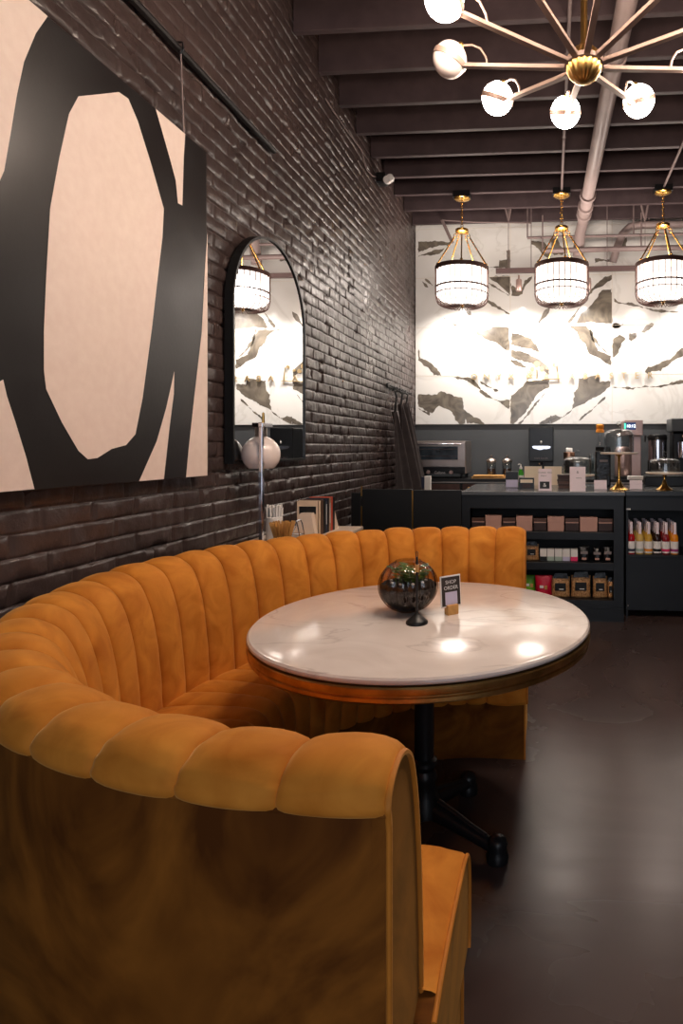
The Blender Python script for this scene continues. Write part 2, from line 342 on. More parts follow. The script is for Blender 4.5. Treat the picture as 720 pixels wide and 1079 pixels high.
def brick_wall():
    ys = np.arange(-.3, YB + .005, .0085); ch = .072; courses = int(ZC / ch) + 1
    offs = np.array([.0, .0025, .006, .013, .036, .059, .066, .0695])
    zs = np.concatenate([c * ch + offs for c in range(courses)]); zs = zs[zs < ZC + .05]
    Y, Z = np.meshgrid(ys, zs, indexing='ij')
    wav = vnoise(Y, Z, .5, 1) * .012
    Zw = Z
    c = np.floor((Z + 1e-6) / ch).astype(int); zf = Z - c * ch
    rs = np.random.RandomState(3); L = .222
    off = np.where(np.arange(200) % 2 == 0, 0, L / 2) + rs.rand(200) * .05
    yo = Y + 2 + off[c]
    bi = np.floor(yo / L).astype(int)
    jit = rs.rand(200, 80) * .035 - .0175          # joints jittered along the course
    y0 = bi * L + jit[c, bi % 80]
    lower = yo < y0; bi = np.where(lower, bi - 1, bi)
    y0 = bi * L + jit[c, bi % 80]; y1 = (bi + 1) * L + jit[c, (bi + 1) % 80]
    zj = .0048 + .004 * vnoise(Y, Z, .06, 9); yj = .009 + .008 * vnoise(Y, Z, .05, 10)
    e = np.minimum(np.minimum(zf / zj * .5 + 0, (ch - zf) / zj * .6), np.minimum((yo - y0) / yj, (y1 - yo) / yj))
    e = np.clip(e, 0, 1); h = e * e * (3 - 2 * e)
    amp = .008 * (.55 + rs.rand(200, 80)[c, bi % 80] * .7)
    tilt = (rs.rand(200, 80)[c, bi % 80] - .5) * .0035 * (.5 - zf / ch) + (rs.rand(200, 80)[c, bi % 80] - .5) * .006 * ((yo - y0) / L - .5)
    dep = (h * (amp + tilt) + vnoise(Y, Z, .03, 4) * .005 + vnoise(Y, Z, .075, 5) * .007 + wav)
    holes = (vnoise(Y, Z, .10, 6) > .33) & (e < .9)
    dep = np.where(holes, dep - .010, dep)
    X = XL - .012 + dep
    ny, nz = len(ys), len(zs)
    co = np.stack([X, Y, Z], -1).reshape(-1, 3)
    idx = np.arange(ny * nz).reshape(ny, nz)
    q = np.stack([idx[:-1, :-1], idx[1:, :-1], idx[1:, 1:], idx[:-1, 1:]], -1).reshape(-1, 4)
    ex = np.array([(XL - .01, YF - .1, -.02), (XL - .01, -.3, -.02), (XL - .01, -.3, ZC + .02), (XL - .01, YF - .1, ZC + .02)])
    n0 = len(co); co = np.concatenate([co, ex]); q = np.concatenate([q, [[n0, n0 + 1, n0 + 2, n0 + 3]]])
    me = bpy.data.meshes.new('wall_left'); me.vertices.add(len(co)); me.vertices.foreach_set('co', co.ravel())
    me.loops.add(q.size); me.loops.foreach_set('vertex_index', q.ravel().astype(np.int32))
    me.polygons.add(len(q)); me.polygons.foreach_set('loop_start', np.arange(len(q), dtype=np.int32) * 4)
    me.update(calc_edges=True); me.validate()
    me.materials.append(M['brick'])
    me.polygons.foreach_set('use_smooth', [True] * len(q))
    o = bpy.data.objects.new('wall_left', me); col.objects.link(o); structure(o)
brick_wall()

# back wall: charcoal below, book-matched marble slabs above
MZ0 = zat(447, YB)
structure(MB().box((XL - .1, YB, 0), (XR + .1, YB + .12, ZC)).build('wall_back', 'splash'))
def clip_in(poly, x0, x1, z0, z1):
    def cl(p, f, g):
        out = []
        for i in range(len(p)):
            a, b = p[i - 1], p[i]; fa, fb = f(a), f(b)
            if fa >= 0: 
                out.append(a)
                if fb < 0: out.append(g(a, b, fa, fb))
            elif fb >= 0: out.append(g(a, b, fa, fb))
        return out
    g = lambda a, b, fa, fb: (a[0] + (b[0] - a[0]) * fa / (fa - fb), a[1] + (b[1] - a[1]) * fa / (fa - fb))
    for f in (lambda p: p[0] - x0, lambda p: x1 - p[0], lambda p: p[1] - z0, lambda p: z1 - p[1]):
        poly = cl(poly, f, g)
        if len(poly) < 3: return []
    return poly
Z5 = (440, 240, 5.143); Z6 = (440, 340, 5.143); Z7 = (580, 240, 5.143); Z8 = (580, 340, 5.143)
VE = [
 (Z5, [(5,75),(185,75),(165,100),(120,95),(80,105),(5,135)]), (Z5, [(5,148),(60,135),(150,115),(110,140),(40,152),(5,158)]),
 (Z5, [(505,120),(505,220),(385,215),(440,208),(445,178),(480,172),(482,122)]),
 (Z5, [(390,265),(505,262),(505,370),(475,345),(430,300),(395,275)]), (Z5, [(380,290),(440,325),(500,365),(495,370),(430,335),(380,300)]),
 (Z5, [(512,315),(560,335),(580,290),(622,262),(622,275),(590,310),(570,360),(540,370),(512,368)]),
 (Z5, [(618,75),(690,75),(712,120),(712,165),(680,150),(640,100),(618,90)]),
 (Z5, [(380,392),(440,425),(500,465),(495,472),(435,440),(380,402)]), (Z5, [(650,522),(690,460),(715,430),(715,440),(690,480),(660,522)]),
 (Z5, [(45,275),(85,310),(80,317),(40,281)]), (Z5, [(140,485),(215,530),(205,533)]), (Z5, [(12,278),(60,322),(52,322)]), (Z5, [(240,430),(290,465),(283,468)]),
 (Z6, [(5,120),(18,190),(60,210),(110,250),(128,285),(85,288),(60,240),(5,205)]),
 (Z6, [(185,292),(290,292),(330,340),(345,362),(310,345),(270,312),(220,308)]),
 (Z6, [(320,45),(350,40),(420,25),(498,25),(498,152),(470,148),(420,110),(330,70)]),
 (Z6, [(508,55),(560,65),(620,80),(640,110),(660,158),(600,140),(540,125),(508,118)]),
 (Z6, [(508,150),(560,155),(610,175),(660,200),(712,240),(712,285),(660,240),(600,215),(540,195),(508,185)]),
 (Z6, [(508,200),(545,215),(590,240),(585,246),(540,228),(508,210)]),
 (Z6, [(340,365),(380,390),(440,420),(498,420),(498,462),(440,432),(380,405),(335,372)]),
 (Z6, [(5,388),(110,390),(130,370),(240,408),(250,470),(290,490),(365,548),(270,548),(262,520),(255,548),(225,548),(180,480),(120,455),(100,465),(80,490),(50,480),(5,455)]),
 (Z6, [(508,395),(540,375),(600,310),(715,310),(715,345),(670,370),(620,430),(590,480),(545,530),(508,545)]),
 (Z6, [(545,548),(600,490),(640,430),(690,380),(695,385),(650,435),(610,495),(560,548)]),
 (Z6, [(340,315),(400,350),(440,372),(395,358),(340,325)]), (Z6, [(5,462),(40,478),(70,496),(66,500),(30,488),(5,468)]),
 (Z6, [(660,548),(700,520),(720,510),(720,548)]),
 (Z7, [(335,255),(335,275),(290,310),(230,345),(205,380),(205,360),(250,300),(300,270)]),
 (Z7, [(335,330),(335,515),(145,515),(165,480),(210,430),(240,390),(280,340)]), (Z7, [(205,365),(160,420),(95,515),(110,515),(170,430),(205,385)]),
 (Z7, [(345,385),(380,402),(440,408),(500,425),(560,445),(700,458),(560,452),(500,436),(420,416),(370,412),(345,400)]),
 (Z7, [(345,525),(400,525),(380,540),(345,540)]), (Z7, [(245,165),(330,165),(330,185),(240,190)]), (Z7, [(360,60),(420,50),(410,110),(380,120)]), (Z7, [(0,60),(40,50),(70,140),(20,150)]),
 (Z8, [(65,12),(130,18),(200,12),(215,40),(230,90),(260,150),(330,180),(328,230),(290,215),(245,180),(210,165),(190,120),(155,90),(150,50),(110,25)]),
 (Z8, [(205,0),(235,80),(280,130),(328,180),(275,140),(228,85)]),
 (Z8, [(340,90),(375,68),(405,85),(385,130),(345,188),(340,188)]), (Z8, [(430,60),(465,55),(470,75),(440,102),(428,90)]),
 (Z8, [(490,50),(510,15),(560,5),(540,35),(510,58)]), (Z8, [(340,8),(400,8),(370,25),(340,25)]),
 (Z8, [(722,135),(722,180),(660,215),(620,240),(600,265),(560,262),(520,270),(530,240),(600,220),(650,195)]),
 (Z8, [(335,347),(440,352),(520,343),(600,340),(650,325),(722,312),(722,325),(650,340),(590,352),(520,350),(440,360),(335,352)]),
 (Z8, [(150,300),(265,285),(270,325),(325,320),(325,345),(290,375),(200,425),(140,460),(60,520),(10,545),(0,545),(0,505),(30,500),(60,515),(110,480),(140,400),(130,380),(150,350)]),
 (Z8, [(150,530),(220,470),(300,400),(295,410),(230,475),(165,530)]),
]
def jag(poly, step=.018, amp=.011):
    out = []
    for i in range(len(poly)):
        a = Vector(poly[i]); b = Vector(poly[(i + 1) % len(poly)]); n = max(1, int((b - a).length / step))
        for k in range(n):
            p = a + (b - a) * k / n
            w = amp * (2 * noise.noise(Vector((p.x * 7, p.y * 7, 3))) + 1.2 * noise.noise(Vector((p.x * 26, p.y * 26, 7))) + .6 * noise.noise(Vector((p.x * 70, p.y * 70, 9))))
            nrm = Vector((-(b - a).y, (b - a).x))
            if nrm.length: nrm.normalize()
            out.append(tuple(p + nrm * w))
    return out
def marble():
    xs = [XL] + [xat(px, YB) for px in (538, 645, 752, 859)]; xs = [x for x in xs if x < XR] + [XR]
    zs = [MZ0, zat(395.7, YB), zat(344, YB), zat(291, YB), zat(239, YB), zat(187, YB)]
    b = MB(); g = .0025; yf = YB - .02
    b.box((XL, yf + .004, MZ0), (XR, YB - .001, zs[-1]), 2)
    for i in range(len(xs) - 1):
        for j in range(len(zs) - 1):
            b.box((xs[i] + g, yf, zs[j] + g), (xs[i + 1] - g, YB - .002, zs[j + 1] - g), 0)
    polys = []
    for (o, pl) in VE:
        w = [aty(o[0] + x / o[2], o[1] + y / o[2], YB - .02) for x, y in pl]
        polys.append([(p.x, p.z) for p in w])
    xm = xs[3]; xq = xs[2]
    ext = [[(2 * xm - x, z) for x, z in p] for p in polys if min(q[0] for q in p) > xq - .1]
    ext2 = [[(x + 2 * (xm - xs[1]) * .5, z + 1.19) for x, z in p] for p in polys]
    for p in polys + ext:
        p = jag(p)
        for i in range(len(xs) - 1):
            for j in range(len(zs) - 1):
                c = clip_in(p, xs[i] + g, xs[i + 1] - g, zs[j] + g, zs[j + 1] - g)
                if len(c) < 3: continue
                V3 = [Vector((x, 0, z)) for x, z in c]
                tri = tessellate_polygon([V3])
                b.add([(x, yf - .0006, z) for x, z in c], [tuple(t) for t in tri], 1)
    structure(b.build('wall_back_marble', ['marble_white', 'marble_grey', 'grout'], merge=False))
marble()

# ceiling beams
for k in range(22):
    y = 7.14 - .42 * k
    if y < -1.9: break
    structure(MB().box((XL, y - .022, 3.95), (XR, y + .022, ZC), 0, .004).build('ceiling_beam', 'joist'))

# sprinkler pipe running under the beams
t = thing('ceiling_pipe', 'thick painted pipe running front to back under the ceiling beams', 'pipe', (.40, 4.4, 3.87))
def loc(p, t): return Vector(p) - Vector(t.location)
pa, pb = Vector((.52, -.5, 3.875)), Vector((.365, 6.86, 3.875))
MB().tube([loc(pa, t), loc(pb, t), loc(pb + Vector((0, .1, -.02)), t), loc(pb + Vector((-.03, .14, -.12)), t), loc(pb + Vector((-.05, .16, -.38)), t)], .062, 16).build('pipe_run', 'pipe', t, 40)
for f in (.33, .62, .915, .955, .985):
    p = pa.lerp(pb, f); dv = (pb - pa).normalized() * .025
    MB().tube([loc(p - dv, t), loc(p + dv, t)], .082 if f > .9 else .074, 16).build('coupling', 'pipe', t, 40)
# small conduits feeding the pendants, along y
PX = [xat(487, 6.30), xat(592, 6.30), xat(699, 6.30)]
for x, w in zip(PX[1:], ('middle', 'rightmost')):
    t = thing('electrical_conduit', 'thin grey conduit running along the ceiling to the %s pendant' % w, 'conduit', (x, 4, 3.937))
    MB().tube([(0, -1.5, 0), (0, 2.26, 0)], .012, 8).build('conduit_run', 'conduit', t, 40)
    for yy in (-1.1, .1, 1.2): MB().tube([(-.018, yy, .013), (0, yy, -.016), (.018, yy, .013)], .005, 6).build('clamp', 'conduit', t, 40)
# horizontal pipes in front of the top of the marble
def hpipe(label, x0, x1, y, z, r, drop=()):
    t = thing('ceiling_conduit', label, 'conduit', ((x0 + x1) / 2, y, z)); h = (x1 - x0) / 2
    MB().tube([(-h, 0, 0), (h, 0, 0)], r, 12).build('conduit_run', 'conduit', t, 40)
    for d in drop:
        MB().tube([(d - (x0 + x1) / 2, 0, 0), (d - (x0 + x1) / 2, 0, 3.95 - z if y < 7.0 else ZC - z)], .008, 8).build('hanger_rod', 'conduit', t, 40)
hpipe('thin horizontal conduit, upper of two in front of the marble top', xat(556, 7.0), XR, 7.0, zat(250, 7.0), .016, (xat(556, 7), xat(668, 7.0)))
hpipe('thicker horizontal pipe, lower of two in front of the marble top', xat(572, 6.95), XR, 6.95, zat(264, 6.95), .03, (xat(572, 6.95), xat(676, 6.95)))
# bent pipe at right
t = thing('bent_pipe', 'bent painted pipe turning down behind the rightmost pendant', 'pipe', (xat(690, 7.13), 7.13, zat(237, 7.13)))
q = [aty(760, 236, 7.13), aty(676, 237, 7.13), aty(664, 239, 7.13), aty(656, 247, 7.13), aty(650, 262, 7.15), aty(646, 276, 7.18)]
MB().tube([loc(p, t) for p in q], .045, 14).build('pipe_run', 'pipe', t, 40)
for px in (684, 730): MB().tube([loc(aty(px, 237, 7.13), t), loc(Vector((xat(px, 7.13), 7.13, ZC + .01)), t)], .008, 6).build('hanger_rod', 'conduit', t)
# light rail with heads
t = thing('track_rail', 'dark horizontal light rail hanging in front of the marble', 'track light', (.3, 6.9, zat(284.5, 6.9)))
MB().box((XL + 1.0 - .3, -.02, -.028), (XR - .31, .02, .028), 0, .003).build('rail', 'taupe_dark' if 'taupe_dark' in M else 'joist', t)
for px in (536, 560, 640): 
    x = xat(px, 6.9) - .3; MB().tube([(x, 0, .02), (x, 0, ZC - t.location.z)], .005, 6).build('hanger_rod', 'conduit', t)
heads = []
for px, w in ((547, 'left'), (620, 'middle'), (735, 'right'), (478, 'far left')):  # right and far left heads are unseen, added to light the marble evenly
    x = xat(px, 6.86)
    h = thing('track_spotlight', {'left': 'small pinkish spotlight head on the rail beside the leftmost pendant', 'middle': 'small pinkish spotlight head on the rail just right of the middle pendant', 'right': 'small added spotlight head on the rail right of the rightmost pendant', 'far left': 'small added spotlight head on the rail hidden behind the leftmost pendant'}[w], 'spotlight', (x, 6.86, zat(291, 6.86)), 0, 'spotlight heads on the rail')
    MB().tube([(0, 0, .02), (0, 0, -.05)], .01, 8).build('stem', 'taupe', h)
    MB().lathe([(.028, 0), (.034, -.01), (.034, -.12), (.03, -.13), (.024, -.125)], (0, .0, -.03), 16).build('lamp_head', 'pinkish_steel', h, 40)
    heads.append((x, 6.86, zat(291, 6.86) - .17))
# diagonal braces & hangers near the beams
t = thing('ceiling_brace', 'slanting grey metal strut beside the leftmost pendant chain', 'brace', aty(470, 240, 7.0))
MB().tube([loc(aty(466, 232, 6.95), t), loc(aty(477, 256, 6.95), t)], .018, 8).build('strut', 'conduit', t)
MB().tube([loc(aty(466, 232, 6.95), t), loc(aty(500, 234, 6.95), t), loc(aty(560, 235, 6.95), t)], .008, 8).build('conduit_run', 'conduit', t)
for px, lb in ((535, 'bracket hanging under the beams between left and middle pendants'), (679, 'bracket hanging under the beams beside the rightmost pendant')):
    t = thing('beam_bracket', 'grey v-shaped ' + lb, 'bracket', aty(px, 216, 6.74))
    MB().tube([loc(aty(px - 3, 216, 6.74), t), loc(aty(px + 1, 232, 6.74), t)], .012, 6).tube([loc(aty(px + 4, 216, 6.74), t), loc(aty(px + 1, 232, 6.74), t)], .012, 6).build('bracket_arm', 'conduit', t)
    MB().tube([loc(aty(px + 1, 232, 6.74), t), loc(aty(px + 1, 260, 6.74), t)], .004, 6).build('hanger_rod', 'conduit', t)
# sprinkler heads / twin emergency spot at the wall corner
t = thing('emergency_spotlight', 'small twin head emergency light high in brick wall corner', 'emergency light', atx(402, 189, XL + .05))
MB().box((-.04, -.05, -.05), (.05, .05, .05), 0, .01).build('housing', 'black_plastic', t)
for s in (-1, 1):
    c = (.07, .05 * s, .0 + .03 * s)
    MB().tube([(0.02, .02 * s, 0), c], .01, 8).build('swivel_arm', 'black_plastic', t)
    MB().lathe([(.012, -.03), (.034, -.02), (.036, .015), (.03, .018)], (0, 0, 0), 16).xf(Matrix.Translation(c) @ Matrix.Rotation(PI / 2, 4, 'X')).build('lamp_head', 'paper_white', t, 40)
t = thing('wall_cable', 'thin pale cable running down along the top of brick wall', 'cable', atx(360, 132, XL + .015))
MB().tube([loc(atx(a, b_, XL + .015), t) for a, b_ in ((343, 104), (352, 118), (366, 138), (381, 158), (386, 178), (392, 185), (398, 187))], .006, 6).build('cable_run', 'conduit', t)
# picture rail on the brick wall
t = thing('picture_rail', 'thin black horizontal rail on brick wall above painting', 'rail', (XL + .02, 2.6, 3.05))
MB().tube([(0, -1.6, 0), (0, .85, 0)], .016, 8).build('rail_bar', 'black_rail', t)
for y in (-1.2, -.3, .6): MB().box((-.03, y - .01, -.012), (.0, y + .01, .012)).build('rail_clip', 'black_rail', t)

# ================================================================== PAINTING
XP = XL + .055
def pz(pts): return [(p.y, p.z) for p in (atx(x / 2, y / 2, XP) for x, y in pts)]
py1 = atx(218, 300, XP).y; pzt = atx(218, 160.5, XP).z; pzb = atx(218, 501.5, XP).z; py0 = 1.12
t = thing('abstract_painting', 'large black and cream abstract canvas painting on brick wall', 'painting', (XL + .012, (py0 + py1) / 2, pzb))
cv = MB().box((0, py0 - t.location.y, 0), (.043, py1 - t.location.y, pzt - pzb), 0, .003)
cream = [
 [(165,203),(205,199),(250,194),(270,208),(290,255),(318,345),(345,440),(342,500),(335,560),(320,690),(300,840),(285,915),(265,938),(235,946),(205,965),(185,968),(165,950),(130,890),(97,820),(92,780),(92,700),(96,600),(105,440),(125,330),(145,240)],
 [(328,225),(362,250),(390,278),(387,330),(384,433),(375,428),(370,380),(358,335)],
 [(437,490),(432,560),(425,700),(410,830),(398,940),(392,1006),(437,1006)],
 [(367,783),(366,830),(357,900),(345,1012),(340,1020),(293,1020),(330,930),(350,860)],
]
yl = t.location.y; zl = t.location.z
edge = [(100,30),(75,70),(50,130),(35,200),(22,280),(8,360)]
for pl in cream: cream_w = pz(pl); cv.prism([(.0435, a - yl, max(.002, min(pzt - pzb - .002, c - zl))) for a, c in cream_w], (.0006, 0, 0), 1)
e = pz(edge)
top = pzt - zl - .002
pl = [(.0435, e[0][0] - yl + .03, top)] + [(.0435, a - yl, min(top, c - zl)) for a, c in e] + [(.0435, e[-1][0] - yl - .06, e[-1][1] - zl - .15), (.0435, e[-1][0] - yl - .2, e[-1][1] - zl - .3), (.0435, py0 + .003 - yl, e[-1][1] - zl - .36), (.0435, py0 + .003 - yl, top)]
cv.prism(pl, (.0006, 0, 0), 1)
e = pz([(6,800),(14,835),(32,890),(55,965),(72,1031)])
pl = [(.0435, e[0][0] - yl, e[0][1] - zl)] + [(.0435, a - yl, max(.002, c - zl)) for a, c in e[1:]] + [(.0435, py0 + .003 - yl, .002), (.0435, py0 + .003 - yl, e[0][1] - zl - .25), (.0435, e[0][0] - yl - .2, e[0][1] - zl - .12)]
cv.prism(pl, (.0006, 0, 0), 1)
cv.build('canvas', ['canvas_black', 'canvas_white'], t)
w0 = atx(194, 140, XL + .04); w1 = atx(190.5, 52, XL + .03)
MB().tube([loc(w0 + Vector((0, 0, -.03)), t), loc(w1, t)], .0035, 6).build('hanging_wire', 'pipe', t)
MB().tube([loc(w1 + Vector((0, 0, -.02)), t), loc(w1 + Vector((0.012, 0, .0)), t), loc(w1 + Vector((.008, 0, .03)), t), loc(w1 + Vector((-.012, 0, .032)), t)], .004, 6).build('hook', 'black', t)

# ================================================================== ARCHED MIRROR
XM = XL + .052
my0 = atx(246, 480, XM).y; my1 = atx(322.5, 480, XM).y; mzb = 1.262; mr = (my1 - my0) / 2; mzt = atx(288, 252.5, XM).z; mzs = mzt - mr; ymc = (my0 + my1) / 2
t = thing('arched_mirror', 'tall arched wall mirror with a thin black metal frame', 'mirror', (XL + .006, ymc, mzb))
def arch(r, zb):
    return [(-r, zb), (r, zb)] + [(r * math.cos(PI * k / 28), mzs - mzb + r * math.sin(PI * k / 28)) for k in range(29)]
fo = arch(mr, 0); fi = arch(mr - .014, .014)
vs = [(0, a, c) for a, c in fo] + [(.046, a, c) for a, c in fo] + [(0, a, c) for a, c in fi] + [(.046, a, c) for a, c in fi]; n = len(fo); fs = []
for i in range(n):
    j = (i + 1) % n
    fs += [(i, j, n + j, n + i), (n + i, n + j, 3 * n + j, 3 * n + i), (3 * n + i, 3 * n + j, 2 * n + j, 2 * n + i), (2 * n + i, 2 * n + j, j, i)]
MB().add(vs, fs).build('mirror_frame', 'black', t)
MB().prism([(.034, a, c) for a, c in arch(mr - .013, .013)], (.004, 0, 0)).build('mirror_glass', 'mirror', t)

# ================================================================== BOOTH
BCX, BCY, R0, LS, LSB, NCH = -.285, 1.985, 1.155, .075, .155, 27
TOT = PI * R0 + LS + LSB
def bp(s, r):
    if s < LS: return (BCX + LS - s, BCY - r)
    if s <= LS + PI * R0:
        a = (s - LS) / R0; return (BCX - r * math.sin(a), BCY - r * math.cos(a))
    return (BCX + (s - LS - PI * R0), BCY + r)
def bdir(s, r0=0):
    a = 0 if s < LS else min(PI, (s - LS) / R0); return (-math.sin(a), -math.cos(a))
def catmull(P, n):
    out = []
    for i in range(len(P) - 1):
        p0 = P[max(i - 1, 0)]; p1 = P[i]; p2 = P[i + 1]; p3 = P[min(i + 2, len(P) - 1)]
        for k in range(n):
            t = k / n
            out.append(tuple(.5 * (2 * b + (c - a) * t + (2 * a - 5 * b + 4 * c - d) * t * t + (3 * b - a - 3 * c + d) * t ** 3) for a, b, c, d in zip(p0, p1, p2, p3)))
    out.append(tuple(P[-1])); return out
booth = thing('curved_booth', 'curved mustard velvet booth with channel-tufted back around the table', 'booth', (BCX, BCY, 0))
rngc = [random.uniform(.9, 1.1) for _ in range(NCH)]
def sweep_channels(prof, D, sidein=False, e0=0., nt=10, taper=None, extra=0.):
    P = catmull(prof, 5); n = len(P); nrm = []
    for i in range(n):
        a = P[max(i - 1, 0)]; b = P[min(i + 1, n - 1)]; t = Vector((b[0] - a[0], b[1] - a[1])).normalized(); nrm.append(Vector((-t.y, t.x)))
    W = TOT / NCH; vs = []; cols = []
    for c in range(NCH):
        for k in range(nt + (1 if c == NCH - 1 else 0)):
            tt = .5 - .5 * math.cos(PI * k / nt); s = (c + tt) * W
            x = abs(2 * tt - 1); bl = (max(0, 1 - x ** 2.6)) ** .48
            if s <= 0: s -= extra
            if s >= TOT - 1e-9: s += extra
            if c == 0 and k == 1: s -= extra * .8
            if c == NCH - 1 and k == nt - 1: s += extra * .8
            row = []
            for i, (r, z) in enumerate(P):
                d = D * bl * rngc[c] * (taper(i / (n - 1)) if taper else 1)
                if (c == 0 and tt < .5) or (c == NCH - 1 and tt > .5): d = D * max(bl, .0) * (taper(i / (n - 1)) if taper else 1)
                rr = r + nrm[i].x * d; zz = z + nrm[i].y * d
                wob = .0022 * noise.noise(Vector((s * 14, i * .35, c * 3.1)))
                x_, y_ = bp(s, rr + wob); row.append((x_ - BCX, y_ - BCY, zz + wob))
            cols.append(row)
    mb = MB(); N = len(cols)
    for r in cols: mb.v += r
    for j in range(N - 1):
        for i in range(n - 1): mb.f.append((j * n + i, (j + 1) * n + i, (j + 1) * n + i + 1, j * n + i + 1)); mb.m.append(0)
    return mb, P
back_prof = [(1.005, .44), (1.008, .54), (1.016, .64), (1.030, .74), (1.050, .82), (1.078, .880), (1.112, .908), (1.148, .918), (1.180, .913), (1.201, .900), (1.210, .884), (1.206, .872)]
# the profile runs up the inside, over the top and down outside; its left normal points out of the cushion
mb, PB = sweep_channels(back_prof, .023, taper=lambda u: 1 if u < .75 else max(.3, 1 - (u - .75) * 2.8))
mb.build('channel_back', 'velvet', booth, 80)
def sweep_plain(prof, s0=0., s1=TOT, n=90, wob=0.):
    mb = MB(); P = prof; m = len(P)
    for j in range(n + 1):
        s = s0 + (s1 - s0) * j / n
        for (r, z) in P:
            x, y = bp(s, r + (wob * noise.noise(Vector((s * 4, z * 5, 0))) if wob else 0)); mb.v.append((x - BCX, y - BCY, z))
    for j in range(n):
        for i in range(m - 1): mb.f.append((j * m + i, (j + 1) * m + i, (j + 1) * m + i + 1, j * m + i + 1)); mb.m.append(0)
    return mb
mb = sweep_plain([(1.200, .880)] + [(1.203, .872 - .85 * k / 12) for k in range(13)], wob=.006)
mb.build('outer_back_panel', 'velvet_shaded', booth, 60)
# end panels of the back
for s, nm in ((0., -1), (TOT, 1)):
    ol = [(r, z) for r, z in PB] + [(1.203, .85), (1.203, .0), (.985, .0), (.985, .44)]
    pts = []
    for r, z in ol:
        x, y = bp(s, r); pts.append((x - BCX, y - BCY, z))
    mbb = MB().prism(pts, (-.02, 0, 0)); mbb.build('end_panel', 'velvet_shaded', booth)
    MB().tube([(a + .003, b_, c) for a, b_, c in pts[:-2]], .0045, 6).build('piping', 'piping', booth, 60)
# roll seam piping on the outside
mb = MB(); pts = [bp(TOT * k / 110, 1.207) for k in range(111)]
MB().tube([(x - BCX, y - BCY, .872) for x, y in pts], .004, 6).build('piping', 'velvet_shaded', booth, 60)
# seat
seat_prof = [(1.01, .470), (.95, .480), (.86, .484), (.77, .483), (.70, .478), (.663, .463), (.642, .436), (.632, .39), (.632, .33), (.638, .27), (.646, .25)]
seat_prof = [(r, z) for r, z in reversed(seat_prof)]
mb, PS = sweep_channels(seat_prof, .016, extra=.03)
mb.build('channel_seat', 'velvet', booth, 80)
mb = sweep_plain([(.662, .262), (.664, .14), (.668, .0)], -.018, TOT + .018, wob=.003); mb.build('seat_base', 'velvet_shaded', booth, 60)
for s, ex in ((0., 1), (TOT, 1)):
    for nm, zl_, poly in (('seat_end_panel', 0, [(r, z) for r, z in PS] + [(1.05, .46), (1.05, .25)]), ('base_end_panel', 0, [(.664, .255), (.668, .0), (1.05, 0), (1.05, .255)])):
        pts = []
        for r, z in poly:
            x, y = bp(s, r); pts.append((x - BCX + (.030 if nm[0] == 's' else .018), y - BCY, z))
        MB().prism(pts, (-.04, 0, 0)).build(nm, 'velvet_shaded', booth)
        if nm[0] == 's':
            MB().tube([(a + .002, b_, c + .001) for a, b_, c in pts[:-1]], .0045, 6).build('piping', 'piping', booth, 60)
        else: MB().tube([(a + .003, b_, c) for a, b_, c in (pts[1], pts[0], pts[3])], .004, 6).build('piping', 'piping', booth, 60)

# ================================================================== TABLE
TX, TY = -.436, 2.113
tb = thing('round_table', 'round white marble table with aged brass edge on black iron base', 'table', (TX, TY, 0))
MB().lathe([(0, .734), (.556, .734), (.566, .737), (.570, .743), (.569, .749), (.563, .7545), (.552, .7555), (.548, .7565), (0, .7565)], n=128).build('marble_top', 'table_stone', tb, 30)
MB().lathe([(0, .680), (.545, .680), (.548, .684), (.563, .686), (.566, .690), (.566, .700), (.5625, .703), (.5625, .706), (.569, .709), (.571, .713), (.571, .727), (.568, .7315), (.555, .7325), (0, .7325)], n=128).build('brass_edge_band', 'aged_brass', tb, 30)
MB().lathe([(.11, .679), (.11, .665), (.04, .655), (.034, .64), (.034, .27), (.045, .262), (.047, .25), (.040, .24), (.036, .23), (.044, .215), (.046, .20), (.038, .18), (.05, .14), (.062, .11), (.066, .085), (.05, .075)], n=28).build('pedestal_column', 'black_iron', tb, 40)
for k in range(4):
    a = -.42 + k * PI / 2
    lm = MB().tube([(.03, 0, .10), (.10, 0, .088), (.18, 0, .066), (.24, 0, .052), (.285, 0, .046)], [.034, .030, .024, .022, .024], 10)
    lm.tube([(.06, 0, .13), (.12, 0, .112), (.19, 0, .086), (.25, 0, .07)], [.012, .011, .010, .008], 8)
    rotm = Matrix.Rotation(a, 4, 'Z')
    fo_ = lm.xf(rotm).build('base_foot', 'black_iron', tb, 50)
    MB().lathe([(.026, 0), (.036, .004), (.038, .02), (.034, .03), (.030, .045), (.034, .06), (.028, .075), (.012, .085), (0, .087)], (.29 * math.cos(a), .29 * math.sin(a), 0), 14).build('foot_pad', 'black_iron', fo_, 50)

TZ = .7565
# terrarium bowl
c = atz(429, 646, TZ)
vz = thing('glass_terrarium', 'smoky ribbed glass globe terrarium on the marble table', 'terrarium', (c.x, c.y + .02, TZ)); VR = .107
def fl(a, z): return 1 - .085 * abs(math.cos(a * 7)) ** 6
def globe(r, zc, z0, z1, n=16): return [(math.sqrt(max(0, 1 - (z0 + (z1 - z0) * k / n) ** 2)) * r, zc + (z0 + (z1 - z0) * k / n) * r * .90) for k in range(n + 1)]
outp = globe(VR, .094, -.93, .90)
MB().lathe_open([(0, .006)] + outp + [(VR * .43, .094 + .93 * VR * .9), (VR * .42, .094 + .93 * VR * .9)], n=112, flute=fl).build('glass_bowl', 'smoke_glass', vz, 60)
MB().lathe([(0, .014)] + [(r * .93, z * .96 + .004) for r, z in globe(VR, .094, -.9, .02, 8)] + [(VR * .86, .105), (0, .108)], n=48, flute=lambda a, z: 1 - .05 * abs(math.cos(a * 7)) ** 6).build('soil', 'soil', vz, 60)
lf = MB()
